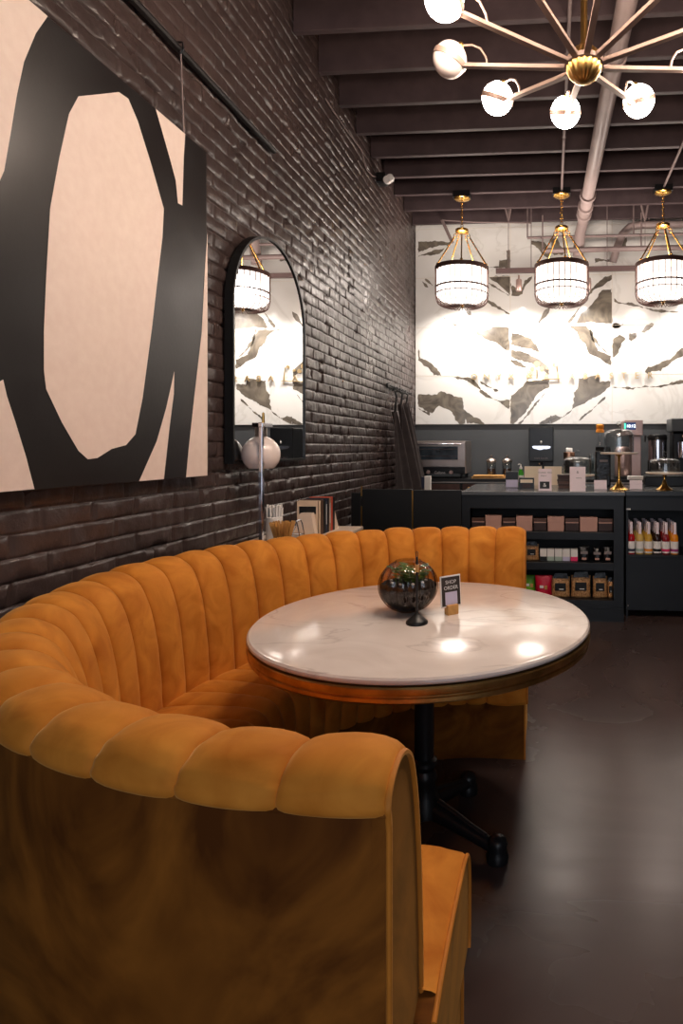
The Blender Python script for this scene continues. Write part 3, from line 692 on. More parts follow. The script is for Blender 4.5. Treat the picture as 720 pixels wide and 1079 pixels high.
for k in range(80):
    a = random.uniform(0, 2 * PI); rr = random.uniform(0.0, .055); h = random.uniform(.015, .06); ba = random.uniform(0, 2 * PI); ln = random.uniform(.02, .04)
    p = Vector((rr * math.cos(a), rr * math.sin(a), .100)); q = p + Vector((math.cos(ba) * .012, math.sin(ba) * .012, h)); d = Vector((math.cos(ba), math.sin(ba), .25)) * ln; w = Vector((-math.sin(ba), math.cos(ba), 0)) * ln * .42
    lf.tube([p, q], .0009, 5); lf.add([q, q + d * .5 + w, q + d, q + d * .5 - w, q + d * .5 + Vector((0, 0, .004))], [(0, 1, 4), (1, 2, 4), (2, 3, 4), (3, 0, 4)])
lf.build('foliage', 'leaf', vz, merge=False)
for k in range(9):
    a = k * .7 + .3; MB().sphere((.062 * math.cos(a), .062 * math.sin(a), .110), .006, 10, 6, sc=(1, 1, .7)).build('pebble', 'pebble', vz, 60)
# slim black bud vase / snuffer
c = atz(439.5, 657, TZ)
sn = thing('candle_snuffer', 'slim black stem on a domed black base in front of the terrarium', 'candle snuffer', (c.x, c.y, TZ))
MB().lathe([(0, 0), (.036, 0), (.037, .004), (.036, .009), (.030, .014), (.020, .022), (.013, .028), (.006, .036), (.004, .042), (0, .044)], n=28).build('base', 'black', sn, 45)
MB().lathe([(.0042, .035), (.0046, .10), (.0046, .178)], n=12).build('stem', 'black', sn, 45)
MB().lathe([(.0062, .172), (.0066, .176), (.0066, .194), (.0062, .197)], n=14).build('collar', 'wood', sn, 45)
MB().lathe([(.0040, .197), (.0040, .222)], n=12).build('stem_tip', 'black', sn, 45)
MB().tube([(-.003, 0, .222), (-.004, 0, .237), (0, 0, .240), (.004, 0, .237), (.003, 0, .222)], .0012, 6).build('wick_loop', 'black', sn, 45)
# menu card in a wooden block
c = atz(476, 647, TZ)
cd = thing('menu_card', 'small black order card held in a wooden block', 'menu card', (c.x, c.y, TZ), .74)
MB().box((-.022, -.013, 0), (.022, .013, .034), 0, .002).build('wooden_block', 'wood', cd)
cm = MB().box((-.042, -.0022, .026), (.042, .0022, .135), 0, .0008)
cardm = cm.xf(Matrix.Rotation(-.08, 4, 'X')).build('card', 'paper_white', cd)
fm = Matrix.Rotation(-.08, 4, 'X')
MB().box((-.038, -.0032, .03), (.038, -.0022, .130)).xf(fm).build('card_face', 'choc_dark' if 'choc_dark' in M else 'brown_box', cardm)
MB().box((-.025, -.0040, .034), (.025, -.0032, .078)).xf(fm).build('blank_panel', 'paper_lilac', cardm)
for z_, s_ in ((.112, 'SHOP'), (.092, 'ORDER')):
    text('lettering', s_, .018, 'white_print', cardm, fm @ Vector((0, -.0036, z_)), (PI / 2 - .08, 0, 0), .0003)

# ================================================================== CHANDELIER
HX, HY, HZ = .128, 2.36, 2.797
ch = thing('globe_chandelier', 'large brass chandelier with opal globes on radiating arms', 'chandelier', (HX, HY, HZ))
MB().lathe([(0, -.070)] + [(.070 * math.cos(t), .070 * math.sin(t)) for t in [(-.45 + .09 * k) * PI / 1 for k in range(0, 11)]] + [(0, .070)], n=144, flute=lambda a, z: 1 - .09 * abs(math.cos(a * 9)) ** 2).build('ribbed_hub', 'brass', ch, 60)
MB().lathe([(.069, -.008), (.075, -.006), (.075, .010), (.069, .012)], n=40).build('hub_ring', 'taupe', ch, 40)
MB().lathe([(.0, .06), (.024, .068), (.020, .075), (.013, .085), (.013, ZC - HZ - .30), (.02, ZC - HZ - .29)], n=20).build('drop_rod', 'brass', ch, 40)
MB().lathe([(.013, 3.93 - HZ), (.06, 3.93 - HZ), (.065, 3.945 - HZ), (.065, 3.96 - HZ)], n=32).build('canopy', 'brass', ch, 40)
NA = 10; AR = .46; GR = .069
for k in range(NA):
    a = math.radians(96 + 36 * k); ca, sa = math.cos(a), math.sin(a)
    T = Matrix.Rotation(a, 4, 'Z')
    b = MB()
    P0 = Vector((.066, 0, .0)); P1 = Vector((AR + .024, 0, .081))
    for w in (0,):
        d = (P1 - P0); n = Vector((0, 1, 0)); u = Vector((-d.z, 0, d.x)).normalized()
        vs = []
        for p, s in ((P0, .012), (P1, .010)):
            for sx, su in ((-1, -1), (1, -1), (1, 1), (-1, 1)): vs.append(p + n * s * sx + u * .007 * su)
        b.add(vs, [(0, 1, 2, 3), (7, 6, 5, 4), (0, 4, 5, 1), (1, 5, 6, 2), (2, 6, 7, 3), (3, 7, 4, 0)])
    am = b.xf(T).build('arm', 'taupe', ch)
    # curved bracket rising from the arm end to the globe
    g = Vector((AR + .085, 0, .115))
    MB().tube([(AR - .075, 0, .066), (AR - .068, 0, .10), (AR - .045, 0, .138), (AR - .01, 0, .158), (AR + .02, 0, .162), (g.x - GR * .62, 0, g.z + GR * .68)], .0042, 8).xf(T).build('bracket', 'taupe', am, 60)
    gl = MB().sphere(g, GR, 28, 18).xf(T).build('globe', 'opal_off' if k == 2 else 'opal_warm', ch, 180)
    prof = [(GR * 1.0, -.011), (GR * 1.05, -.011), (GR * 1.05, .011), (GR * 1.0, .011)]
    bm_ = MB().lathe_open(prof + [prof[0]], n=40).xf(T @ Matrix.Translation(g) @ Matrix.Rotation(-math.radians(28), 4, 'Y')); bm_.build('band', 'taupe', gl, 40)
    MB().sphere((0, 0, 0), .014, 12, 8).xf(T @ Matrix.Translation(g + Vector((-GR * .66, 0, GR * .72)))).build('socket_cap', 'brass', gl, 60)

# ================================================================== PENDANTS
PY = 6.30; zt = zat(281, PY) ; zb = zat(321, PY); RD = .272
def pendant(x, label, first=None):
    t = thing('drum_pendant', label, 'pendant light', (x, PY, zb), 0, 'caged drum pendants over the counter')
    H = zt - zb; Zc = 3.95 - zb
    MB().box((-.09, -.05, Zc - .045), (.09, .05, Zc + .02), 0, .004).build('mounting_box', 'black', t)
    MB().lathe([(0, Zc - .075), (.03, Zc - .072), (.07, Zc - .062), (.082, Zc - .052), (.082, Zc - .044)], n=28).build('canopy', 'gold', t, 50)
    zc_ = zat(241, PY) - zb
    # chain of links
    b = MB(); n = 9; z0 = zc_ + .04; z1 = Zc - .075
    for k in range(n):
        zz = z0 + (z1 - z0) * (k + .5) / n; hl = (z1 - z0) / n * .66
        pts = [(.011 * math.cos(a), 0, zz + hl * math.sin(a)) for a in [2 * PI * j / 12 for j in range(12)]]
        if k % 2: pts = [(0, p[0], p[2]) for p in pts]
        b.tube(pts, .0038, 6, closed=True)
    b.build('chain', 'gold', t, 60)
    MB().lathe([(0, zc_ + .04), (.012, zc_ + .035), (.016, zc_ + .02), (.06, zc_ + .018), (.070, zc_ + .010), (.066, zc_), (.070, zc_ - .012), (.058, zc_ - .022), (.02, zc_ - .028), (0, zc_ - .03)], n=32).build('crown_cap', 'gold', t, 50)
    for k in range(5):
        a = 2 * PI * k / 5 - PI / 2 + .12; d = Vector((math.cos(a), math.sin(a), 0))
        b = MB(); p0 = d * .05 + Vector((0, 0, zc_ - .02)); p1 = d * (RD - .012) + Vector((0, 0, H + .02))
        b.tube([p0, p0.lerp(p1, .06)], .004, 6); b.tube([p0.lerp(p1, .16), p0.lerp(p1, .95), p1], .0075, 8)
        c0 = p0.lerp(p1, .10); dd = (p1 - p0).normalized(); sd = dd.cross(Vector((d.y, -d.x, 0))).normalized()
        b.tube([c0 + dd * .022 * math.cos(q) + sd * .014 * math.sin(q) for q in [2 * PI * j / 12 for j in range(12)]], .004, 6, closed=True)
        b.sphere(p1, .014, 10, 8)
        b.build('suspension_rod', 'gold', t, 60)
    cage_prof = [(RD, H), (RD, H * .45), (RD, H * .30), (RD * .975, H * .17), (RD * .92, H * .08), (RD * .80, H * .02), (RD * .60, -.005), (RD * .4, .0), (RD * .2, .008), (.02, .012)]
    cp = catmull(cage_prof, 3)
    cg = MB()
    for k in range(30):
        a = 2 * PI * k / 30; cg.tube([(r * math.cos(a), r * math.sin(a), z) for r, z in cp], .0046, 5)
    cg.build('wire_cage', 'bronze', t, 60, merge=False)
    def ring(z, h, r, m='bronze', nm='ring'):
        pr = [(r - .004, z - h), (r + .005, z - h), (r + .005, z + h), (r - .004, z + h), (r - .004, z - h)]
        MB().lathe_open(pr, n=56).build(nm, m, t, 40)
    ring(H - .012, .022, RD, 'bronze', 'top_ring'); ring(H * .47, .008, RD, 'bronze', 'middle_ring'); ring(H * .30, .004, RD, 'bronze', 'lower_ring')
    sp = [(RD * .95, H - .01), (RD * .95, H * .3)] + [(RD * .95 * math.cos(q), H * .3 - (H * .3 - .02) * math.sin(q)) for q in [PI / 2 * j / 10 for j in range(1, 11)]]
    MB().lathe_open(sp, n=48).build('lit_shade', 'lamp_shade_lit', t, 60)
    l = bpy.data.lights.new('pendant_bulb', 'POINT'); l.energy = 26; l.shadow_soft_size = .16; l.color = (1, .88, .78); lo = bpy.data.objects.new('pendant_bulb', l); col.objects.link(lo); lo.parent = t; lo.location = (0, 0, H * .55)
    MB().lathe([(0, -.022), (.009, -.018), (.013, -.008), (.008, .0), (.022, .004), (.022, .014)], n=16).build('finial', 'gold', t, 50)
    return t
p0_ = pendant(PX[0], 'brass and bronze caged drum pendant, leftmost of three over counter')
copy_tree(p0_, loc=(PX[1], PY, zb), label='brass and bronze caged drum pendant, middle one of three over counter')
copy_tree(p0_, loc=(PX[2], PY, zb), label='brass and bronze caged drum pendant, rightmost of three over counter')

# ================================================================== SIGN
YS = YB - .02
sg = thing('wall_sign', 'small gold letters spelling a name across the marble wall', 'sign', (xat(590, YS), YS, zat(397, YS)))
def letter(chh, px, py=397., h=.072, nm='letter'):
    o = text(nm, chh, h * 1.42, 'sign_gold', sg, (xat(px, YS) - sg.location.x, -.022, zat(py, YS) - sg.location.z), (PI / 2, 0, 0), .009); return o
M['sign_gold'] = mat('pale_gold_letter', (226, 196, 146), .3, .8, nscale=15, namp=.05)
for chh, px in zip('ONYX', (500, 513, 526, 539)): letter(chh, px)
for chh, px in zip('ALABASTER', (576, 589, 603, 617, 630, 644, 657.5, 671, 685)): letter(chh, px)
letter('&', 558, 395, .09, 'ampersand')
em = MB()
for dx, dz, r in ((566, 384, .035), (561, 389, .026), (571, 389, .026), (577, 388, .018), (584, 384, .02)):
    p = aty(dx, dz, YS); em.lathe([(0, -.008), (r, -.008), (r, .008), (0, .008)], n=18).xf(Matrix.Identity(4)) if False else None
    e_ = MB().lathe([(0, -.008), (r, -.008), (r, .008), (0, .008)], n=18).xf(Matrix.Translation((p.x - sg.location.x, -.018, p.z - sg.location.z)) @ Matrix.Rotation(PI / 2, 4, 'X'))
    em.add(e_.v, e_.f)
for a, b_ in (((566, 390), (566, 401)), ((558, 401), (588, 399)), ((587, 384), (589, 403))):
    p, q = aty(*a, YS), aty(*b_, YS); em.tube([(p.x - sg.location.x, -.018, p.z - sg.location.z), (q.x - sg.location.x, -.018, q.z - sg.location.z)], .007, 6)
em.build('emblem', 'sign_gold', sg, 40)

# ================================================================== SIDEBOARD BEHIND THE BOOTH
SX0, SX1, SY0, SY1, SZ = XL + .01, -1.165, 2.86, 3.78, .85
t = thing('sideboard', 'narrow dark sideboard with pale stone top behind the booth', 'sideboard', ((SX0 + SX1) / 2, (SY0 + SY1) / 2, 0))
hx = (SX1 - SX0) / 2; hy = (SY1 - SY0) / 2
MB().box((-hx + .01, -hy + .01, .06), (hx - .015, hy - .01, SZ - .02), 0, .004).build('body', 'cabinet', t)
MB().box((-hx, -hy, SZ - .02), (hx, hy, SZ), 0, .004).build('stone_top', 'marble_cream', t)
MB().box((-hx + .02, -hy + .03, 0), (hx - .04, hy - .03, .06)).build('plinth', 'black', t)
for s in (-1, 1):
    d = MB().box((hx - .015, s * hy / 2 - hy / 2 + .02, .09), (hx - .002, s * hy / 2 + hy / 2 - .02, SZ - .05), 0, .003).build('door', 'cabinet', t)
    MB().tube([(hx - .002, -s * .05 + 0, .5), (hx + .02, -s * .05, .5), (hx + .02, -s * .05, .6), (hx - .002, -s * .05, .6)], .005, 8).build('handle', 'brass', d, 60)
# table lamp
LY = 2.95; lx = xat(275.5, LY)
t = thing('globe_table_lamp', 'slim chrome table lamp with opal globe shade beside brick wall', 'table lamp', (lx, LY, SZ))
lt = zat(447, LY) - SZ
MB().lathe([(0, 0), (.07, 0), (.072, .006), (.068, .014), (.02, .018), (0, .018)], n=32).build('base', 'chrome', t, 45)
MB().box((-.009, -.012, .016), (.009, .012, lt), 0, .002).build('pole', 'chrome', t)
MB().box((-.055, .012, lt - .012), (.012, .1, lt + .012), 0, .003).box((-.012, -.014, lt - .012), (.012, .014, lt + .012), 0, .003).build('arm', 'chrome', t)
gy = .085; gz = zat(479, LY + gy) - SZ; gr = 20.0 / 650 * (LY + gy)
MB().lathe([(0, lt + .045 + .02), (.006, lt + .06), (.0075, lt + .012), (.0075, lt + .0)], (0 - .002, gy * .3, 0), 12).build('finial', 'brass', t, 45)
MB().lathe([(.0, lt + .012), (.028, lt + .010), (.030, lt - .02), (.030, gz + gr * .86), (.034, gz + gr * .83)], (-.042, gy, 0), 24).build('socket_cap', 'steel', t, 45)
MB().lathe_open([(gr * math.cos(q), gz + gr * math.sin(q)) for q in [math.radians(76 - 6 * k) for k in range(22)]] + [(gr * .97 * math.cos(q), gz + gr * .97 * math.sin(q)) for q in [math.radians(-50 + 6 * k) for k in range(21)]], (-.042, gy, 0), 36).build('globe_shade', 'opal_off', t, 60)

# straw cup
def at_side(px, Y): return (xat(px, Y), Y, SZ)
cpx = at_side(289, 3.14)
t = thing('straw_cup', 'white cup packed with paper-wrapped straws beside the lamp', 'cup', cpx)
MB().lathe([(0, 0), (.036, 0), (.040, .01), (.043, .128), (.040, .13), (.036, .012), (0, .01)], n=28).build('cup', 'paper_white', t, 45)
random.seed(11)
def bundle(t, name, m, n, R, z0, z1, spread, r, lab=None):
    for k in range(n):
        a = k * 2.399; rr = R * math.sqrt((k + .5) / n); x, y = rr * math.cos(a), rr * math.sin(a)
        hh = z1 + random.uniform(-.008, .008)
        MB().tube([(x, y, z0), (x * (1 + spread), y * (1 + spread), hh)], r, 6).build(name, m, t, 60)
bundle(t, 'straw', 'paper_white', 22, .033, .012, .185, .25, .0062)
cp2 = at_side(298, 2.99)
t = thing('stirrer_cup', 'small dark cup fanned full of wooden coffee stirrers', 'cup', cp2)
MB().lathe([(0, 0), (.033, 0), (.036, .01), (.038, .05), (.035, .05), (.031, .01), (0, .01)], n=28).build('cup', 'black', t, 45)
random.seed(12)
for k in range(60):
    a = k * 2.399; rr = .027 * math.sqrt((k + .5) / 60); x, y = rr * math.cos(a), rr * math.sin(a)
    MB().box((-.0042, -.0012, .012), (.0042, .0012, .125 + random.uniform(-.006, .004))).xf(Matrix.Translation((x, y, 0)) @ Matrix.Rotation(x * 11, 4, 'Y') @ Matrix.Rotation(-y * 11, 4, 'X') @ Matrix.Rotation(a, 4, 'Z')).build('wooden_stirrer', 'wood', t)
c = at_side(312, 3.06)
t = thing('wire_condiment_stand', 'small chrome wire stand between the stirrers and the books', 'stand', c)
b = MB()
for s in (-1, 1):
    b.tube([(-.03, .03 * s, .003), (-.03, .03 * s, .05), (0, .03 * s, .115), (.012, .03 * s, .12), (.02, .03 * s, .10), (.03, .03 * s, .05), (.03, .03 * s, .003)], .003, 6)
for z in (.02, .05): b.tube([(-.03, -.03, z), (.03, -.03, z), (.03, .03, z), (-.03, .03, z)], .0025, 6, closed=True)
b.tube([(0.012, -.03, .12), (.012, .03, .12)], .003, 6)
b.build('wire_frame', 'chrome', t, 60); MB().box((-.024, -.024, .004), (.024, .024, .05), 0, .004).build('sugar_packets', 'paper_white', t)
# books in a row along the wall
books = [('book_cream', .030, .193, 'cream book with black cover block, nearest in the row'), ('book_brown', .040, .196, 'brown book second in the row on sideboard'), ('book_black', .030, .19, 'black book between the brown and the navy book'), ('book_navy', .030, .194, 'navy book with pale lettering in the row'), ('book_char', .028, .198, 'charcoal book between the navy and tan books'),
         ('book_tan', .026, .196, 'tan book standing beside the red book'), ('book_red', .030, .199, 'orange-red book standing in the row on sideboard'), ('book_black', .034, .197, 'black book last in the row by the bookend')]
y = 3.36; bxs = xat(336, 3.36)
for i, (m, th, hh, lb) in enumerate(books):
    t = thing('book', lb, 'book', (bxs, y, SZ), 0, 'books on the sideboard'); dp = .125 + .008 * math.sin(i * 2.3)
    c_ = MB(); c_.box((-dp, .001, 0), (0, .004, hh)); c_.box((-dp, th - .004, 0), (0, th - .001, hh)); c_.box((-.004, .001, 0), (0, th - .001, hh)); c_.build('cover', m, t)
    MB().box((-dp + .004, .004, .003), (-.004, th - .004, hh - .003)).build('page_block', 'paper_white', t)
    if i == 0:
        MB().box((-dp + .012, .0002, hh * .62), (-.016, .001, hh * .84)).build('cover_print', 'ink', t)
    if i in (3, 5): MB().box((0, th * .35, hh * .25), (.0006, th * .65, hh * .85)).build('spine_print', 'white_print', t)
    y += th + .0015
ye = y
for (yy, s, lb) in ((3.355, -1, 'cream marble wedge bookend in front of the cream book'), (ye + .002, 1, 'cream marble wedge bookend behind last book')):
    t = thing('bookend', lb, 'bookend', (bxs - .06, yy, SZ), 0, 'marble bookends')
    if s < 0: MB().prism([(-.075, 0, 0), (.06, 0, 0), (.035, 0, .13), (-.025, 0, .13)], (0, -.045, 0)).build('wedge', 'marble_cream', t)
    else: MB().prism([(-.06, 0, 0), (-.06, .075, 0), (-.06, 0, .13)], (.115, 0, 0)).build('wedge', 'marble_cream', t)

# ================================================================== APRONS
r0 = atx(409, 406, XL + .02); r1 = atx(430.5, 413.5, XL + .02)
zr = (r0.z + r1.z) / 2
t = thing('hook_rail', 'narrow black hook rail on brick wall holding the aprons', 'hook rail', (XL + .004, (r0.y + r1.y) / 2, zr))
L2 = (r1.y - r0.y) / 2
MB().box((0, -L2, -.02), (.018, L2, .02), 0, .003).build('rail', 'black', t)
hk = [-L2 + .06, -L2 + .19, -L2 + .30, -L2 + .41, -L2 + .54, L2 - .06]
for k, yy in enumerate(hk):
    MB().tube([(.018, yy, -.002), (.05, yy, -.012), (.06, yy, -.03), (.062, yy, -.005)], .006, 6).build('hook', 'black', t, 60)
def apron(yc, w, top, bot, out, label, seed, m='apron'):
    """cloth hanging from two hooks in the rail, folds running down and bulging away from the wall"""
    t = thing('apron', label, 'apron', (XL + .04, yc, bot), 0, 'aprons on the hook rail')
    H = top - bot; nu, nv = 36, 22; vs = []
    for j in range(nv + 1):
        v = j / nv
        wid = w * (.22 + .78 * min(1, (1 - v) ** .75 * 1.25)) if v > .0 else w
        for i in range(nu + 1):
            u = i / nu - .5
            fold = .028 * math.sin(u * 11 + seed + 1.4 * (1 - v)) * (1 - .5 * v) + .014 * math.sin(u * 19 + seed * 2.1)
            x = out * (1 - v) ** .9 * (1 - (abs(u) * 2) ** 2.2 * .8) + .03 + fold
            vs.append((max(.004, x), u * wid, v * H + .02 * math.sin(u * 9 + seed) * (1 - v)))
    fs = [(j * (nu + 1) + i, j * (nu + 1) + i + 1, (j + 1) * (nu + 1) + i + 1, (j + 1) * (nu + 1) + i) for j in range(nv) for i in range(nu)]
    o = MB().add(vs, fs).build('cloth', m, t, 180)
    md = o.modifiers.new('thick', 'SOLIDIFY'); md.thickness = .004
    for s in (-1, 1):
        MB().tube([(.035, s * w * .11, H - .01), (.05, s * w * .08, H + (zr - top) * .6), (.020, s * .016, zr - bot - .030)], .006, 6).build('strap', 'strap', t, 60)
apron(r0.y + .06, .20, zr - .26, .62, .20, 'charcoal apron hanging nearest on the hook rail', .4)
apron(r0.y + .30, .18, zr - .17, .60, .26, 'dark apron in middle of the hook rail, folds hanging outwards', 2.1)
apron(r0.y + .54, .17, zr - .14, .58, .30, 'brown-black apron on the hook farthest along the rail', 4.0)

# ================================================================== COUNTERS
CT = 1.0; CYF = 4.80
def shelf_counter(name, label, x0, x1, yf, yb, openings, toe=.1, left_panel=True):
    """hollow cabinet: sides, back, boards, face frame; openings = list of (z0,z1) of a single bay between xa and xb"""
    t = thing(name, label, 'counter', ((x0 + x1) / 2, (yf + yb) / 2, 0)); X, Y = t.location.x, t.location.y
    return t, X, Y
# left counter with shelves
cx0, cx1 = xat(487, CYF), xat(657.5, CYF)
bx0, bx1 = xat(495.5, CYF), xat(647, CYF)
zA1, zA0 = zat(536, CYF), zat(560.5, CYF); zB1, zB0 = zat(568.5, CYF), zat(592.5, CYF); zC1, zC0 = zat(600.5, CYF), zat(631.5, CYF)
CYB = 5.72
t = thing('shelf_counter', 'navy-black service counter with open merchandise shelves facing the room', 'counter', ((cx0 + cx1) / 2, (CYF + CYB) / 2, 0)); X, Y = t.location.x, t.location.y
def lb(mb, a, b, m=0, bev=0.): return mb.box((a[0] - X, a[1] - Y, a[2]), (b[0] - X, b[1] - Y, b[2]), m, bev)
dsh = .42
fr = MB()
lb(fr, (cx0, CYF, .0), (bx0, CYF + .03, CT - .03)); lb(fr, (bx1, CYF, 0), (cx1, CYF + .03, CT - .03))
lb(fr, (bx0, CYF, zA1), (bx1, CYF + .03, CT - .03)); lb(fr, (bx0, CYF, 0), (bx1, CYF + .03, zC0 - .02))
fr.build('face_frame', 'cabinet', t, merge=False)
ca = MB(); lb(ca, (cx0, CYF + .03, 0), (cx0 + .03, CYB, CT - .03)); lb(ca, (cx1 - .03, CYF + .03, 0), (cx1, CYB, CT - .03)); lb(ca, (cx0 + .03, CYF + dsh, 0), (cx1 - .03, CYB, CT - .03)); lb(ca, (cx0 + .03, CYF + .03, CT - .05), (cx1 - .03, CYF + dsh, CT - .03)); ca.build('carcass', 'cabinet_in', t, merge=False)
for (z0, z1) in ((zB1, zA0), (zC1, zB0), (zC0 - .06, zC0)):
    mb = MB(); lb(mb, (bx0, CYF - .002, z0), (bx1, CYF + dsh, z1), 0, .002); mb.build('shelf', 'cabinet', t)
mb = MB(); z = CT - .03
for k, (dz, dy) in enumerate(((.0, .014), (-.012, .010), (-.022, .004))): lb(mb, (cx0, CYF - dy, z + dz - .011), (cx1, CYF, z + dz)) 
mb.build('crown_moulding', 'cabinet', t, merge=False); mb = MB(); lb(mb, (cx0, CYF - .012, .0), (cx1, CYF, .10)); lb(mb, (cx0, CYF - .006, .10), (cx1, CYF, .115)); mb.build('base_moulding', 'cabinet', t, merge=False)
mb = MB(); lb(mb, (cx0 - .0, CYF - .03, CT - .03), (cx1 + .01, CYB + .03, CT), 0, .004); tag(mb.build('stone_top', 'counter_top', t))
# right counter
DYF = 4.92; dx0, dx1 = xat(660, DYF), 2.3
ex0 = xat(661.5 + 1, DYF); zR1, zR0 = zat(537, DYF), zat(583.5, DYF)
t = thing('bottle_counter', 'black counter at right with a bottle shelf above plain panel', 'counter', ((dx0 + dx1) / 2, (DYF + CYB) / 2, 0)); X, Y = t.location.x, t.location.y
mb = MB(); lb(mb, (dx0, DYF, zR1), (dx1, DYF + .03, CT - .04)); lb(mb, (dx0, DYF, 0), (dx0 + .016, DYF + .03, zR1)); lb(mb, (dx1 - .03, DYF, 0), (dx1, DYF + .03, zR1)); lb(mb, (dx0 + .016, DYF + .004, .06), (dx1 - .03, DYF + .03, zR0 - .02)); mb.build('face_frame', 'cabinet', t, merge=False)
mb = MB(); lb(mb, (dx0, DYF + .03, 0), (dx0 + .016, CYB, CT - .04)); lb(mb, (dx1 - .03, DYF + .03, 0), (dx1, CYB, CT - .04)); lb(mb, (dx0 + .016, DYF + .45, 0), (dx1 - .03, CYB, CT - .04)); mb.build('carcass', 'cabinet_in', t, merge=False)
mb = MB(); lb(mb, (dx0, DYF - .004, zR0 - .022), (dx1, DYF + .45, zR0), 0, .002); mb.build('shelf', 'cabinet', t)
mb = MB(); lb(mb, (dx0 - .006, DYF - .03, CT - .04), (dx1, CYB + .03, CT + .0), 0, .004); mb.build('top', 'counter_dark' if 'counter_dark' in M else 'cabinet', t)
p = aty(663, 536.5, DYF); mb = MB(); lb(mb, (p.x - .02, DYF - .004, p.z - .006), (p.x + .012, DYF, p.z + .006), 0, .001); mb.build('metal_catch', 'paper_white', t)
p = aty(662, 638, DYF); mb = MB(); mb.lathe([(.004, 0), (.006, .006), (0, .01)], n=10).xf(Matrix.Translation((p.x - X, DYF - Y, p.z)) @ Matrix.Rotation(PI / 2, 4, 'X')); mb.build('screw_cap', 'steel', t)
# black gate between the brick wall and the counter
g0, g1, g2 = xat(381, CYF), xat(435, CYF), cx0
t = thing('swing_gate', 'black low gate with brass hinges between brick wall and counter', 'gate', ((g0 + g1) / 2, CYF, 0)); X, Y = t.location.x, t.location.y
mb = MB(); lb(mb, (g0 + .006, CYF, .0), (g1 - .006, CYF + .04, CT + .01), 0, .003); mb.build('panel', 'gate', t)
mb = MB(); lb(mb, (g1 - .006, CYF - .003, .10), (g1 + .004, CYF + .006, CT)); mb.build('brass_hinge', 'brass', t)
for za, zb_ in ((zat(524, CYF), zat(513, CYF)), (.25, zat(535, CYF))):
    mb = MB(); lb(mb, (g0 - .004, CYF - .003, za), (g0 + .006, CYF + .006, zb_)); mb.build('brass_hinge', 'brass', t)
t = thing('gate_post', 'black low post panel against brick wall beside the gate', 'panel', ((XL + g0) / 2, CYF, 0)); X, Y = t.location.x, t.location.y
mb = MB(); lb(mb, (XL + .03, CYF, 0), (g0 - .006, CYF + .045, CT - .02), 0, .003); mb.build('panel', 'gate', t)
t = thing('black_cupboard', 'plain black cupboard between the gate and shelf counter', 'cupboard', ((g1 + g2) / 2, CYF + .3, 0)); X, Y = t.location.x, t.location.y
mb = MB(); lb(mb, (g1 + .006, CYF, 0), (g2 - .004, CYF + .04, CT + .005), 0, .003); mb.build('front_panel', 'gate', t)
mb = MB(); lb(mb, (g2 - .05, CYF + .04, 0), (g2 - .004, CYB, CT - .035), 0, .003); mb.build('side_panel', 'gate', t)

# back counter
BY0 = 6.62; BYW = YB - .003
t = thing('back_counter', 'dark worktop with steel edged drawers along the back wall', 'counter', (0.3, 6.95, 0)); X, Y = t.location.x, t.location.y
mb = MB(); lb(mb, (XL + .03, BY0, .97), (XR - .02, BYW, 1.0), 0, .003); mb.build('worktop', 'black', t)
mb = MB(); lb(mb, (XL + .03, BY0 + .0, .955), (XR - .02, BY0 + .012, .968)); mb.build('steel_edge', 'steel', t)
mb = MB(); lb(mb, (XL + .03, BY0 + .03, .0), (XR - .02, BYW, .952)); mb.build('body', 'cabinet_in', t)
for k in range(7):
    xa = XL + .05 + k * .6; mb = MB(); lb(mb, (xa + .01, BY0 + .012, .12), (xa + .58, BY0 + .03, .945), 0, .003); d = mb.build('door', 'steel_brown', t)
    mb = MB().lathe([(.008, 0), (.012, -.006), (.016, -.02), (.012, -.03), (0, -.032)], n=14).xf(Matrix.Translation((xa + .08 - X, BY0 + .012 - Y, .90)) @ Matrix.Rotation(-PI / 2, 4, 'X')); mb.build('knob', 'brass', d, 50)

BZ = 1.0
def on_back(px, Y=6.8): return (xat(px, Y), Y, BZ)
# oven
OY = 6.68; ox0, ox1 = xat(436, OY), xat(491, OY); oz1 = zat(464.5, OY)
t = thing('countertop_oven', 'stainless countertop convection oven with glass door and two knobs', 'oven', ((ox0 + ox1) / 2, OY + .24, BZ)); X, Y = t.location.x, t.location.y
w = (ox1 - ox0) / 2; H = oz1 - BZ
MB().box((-w, -.22, .05), (w, .24, H), 0, .008).build('housing', 'steel', t)
MB().box((-w + .01, -.232, .055), (w - .01, -.215, .125), 0, .003).build('control_panel', 'black_plastic', t)
dr = MB(); dz0, dz1 = .13, H - .012
dr.box((-w + .006, -.252, dz0), (w - .006, -.222, dz0 + .075), 0, .003); dr.box((-w + .006, -.252, dz1 - .05), (w - .006, -.222, dz1), 0, .003)
dr.box((-w + .006, -.252, dz0 + .07), (-w + .06, -.222, dz1 - .045)); dr.box((w - .085, -.252, dz0 + .07), (w - .006, -.222, dz1 - .045))
door = dr.build('door', 'steel', t, merge=False)
MB().box((-w + .055, -.246, dz0 + .07), (w - .08, -.236, dz1 - .045)).build('door_window', 'oven_glass', door)
MB().tube([(-w + .05, -.252, dz1 - .025), (-w + .05, -.285, dz1 - .025), (w - .05, -.285, dz1 - .025), (w - .05, -.252, dz1 - .025)], .008, 8).build('door_handle', 'chrome', door, 60)
rk = MB()
for z in (dz0 + .115, dz0 + .19):
    rk.tube([(-w + .07, -.254 + .004, z), (w - .09, -.25, z)], .006, 6)
rk.build('rack_line', 'chrome', door, 60)
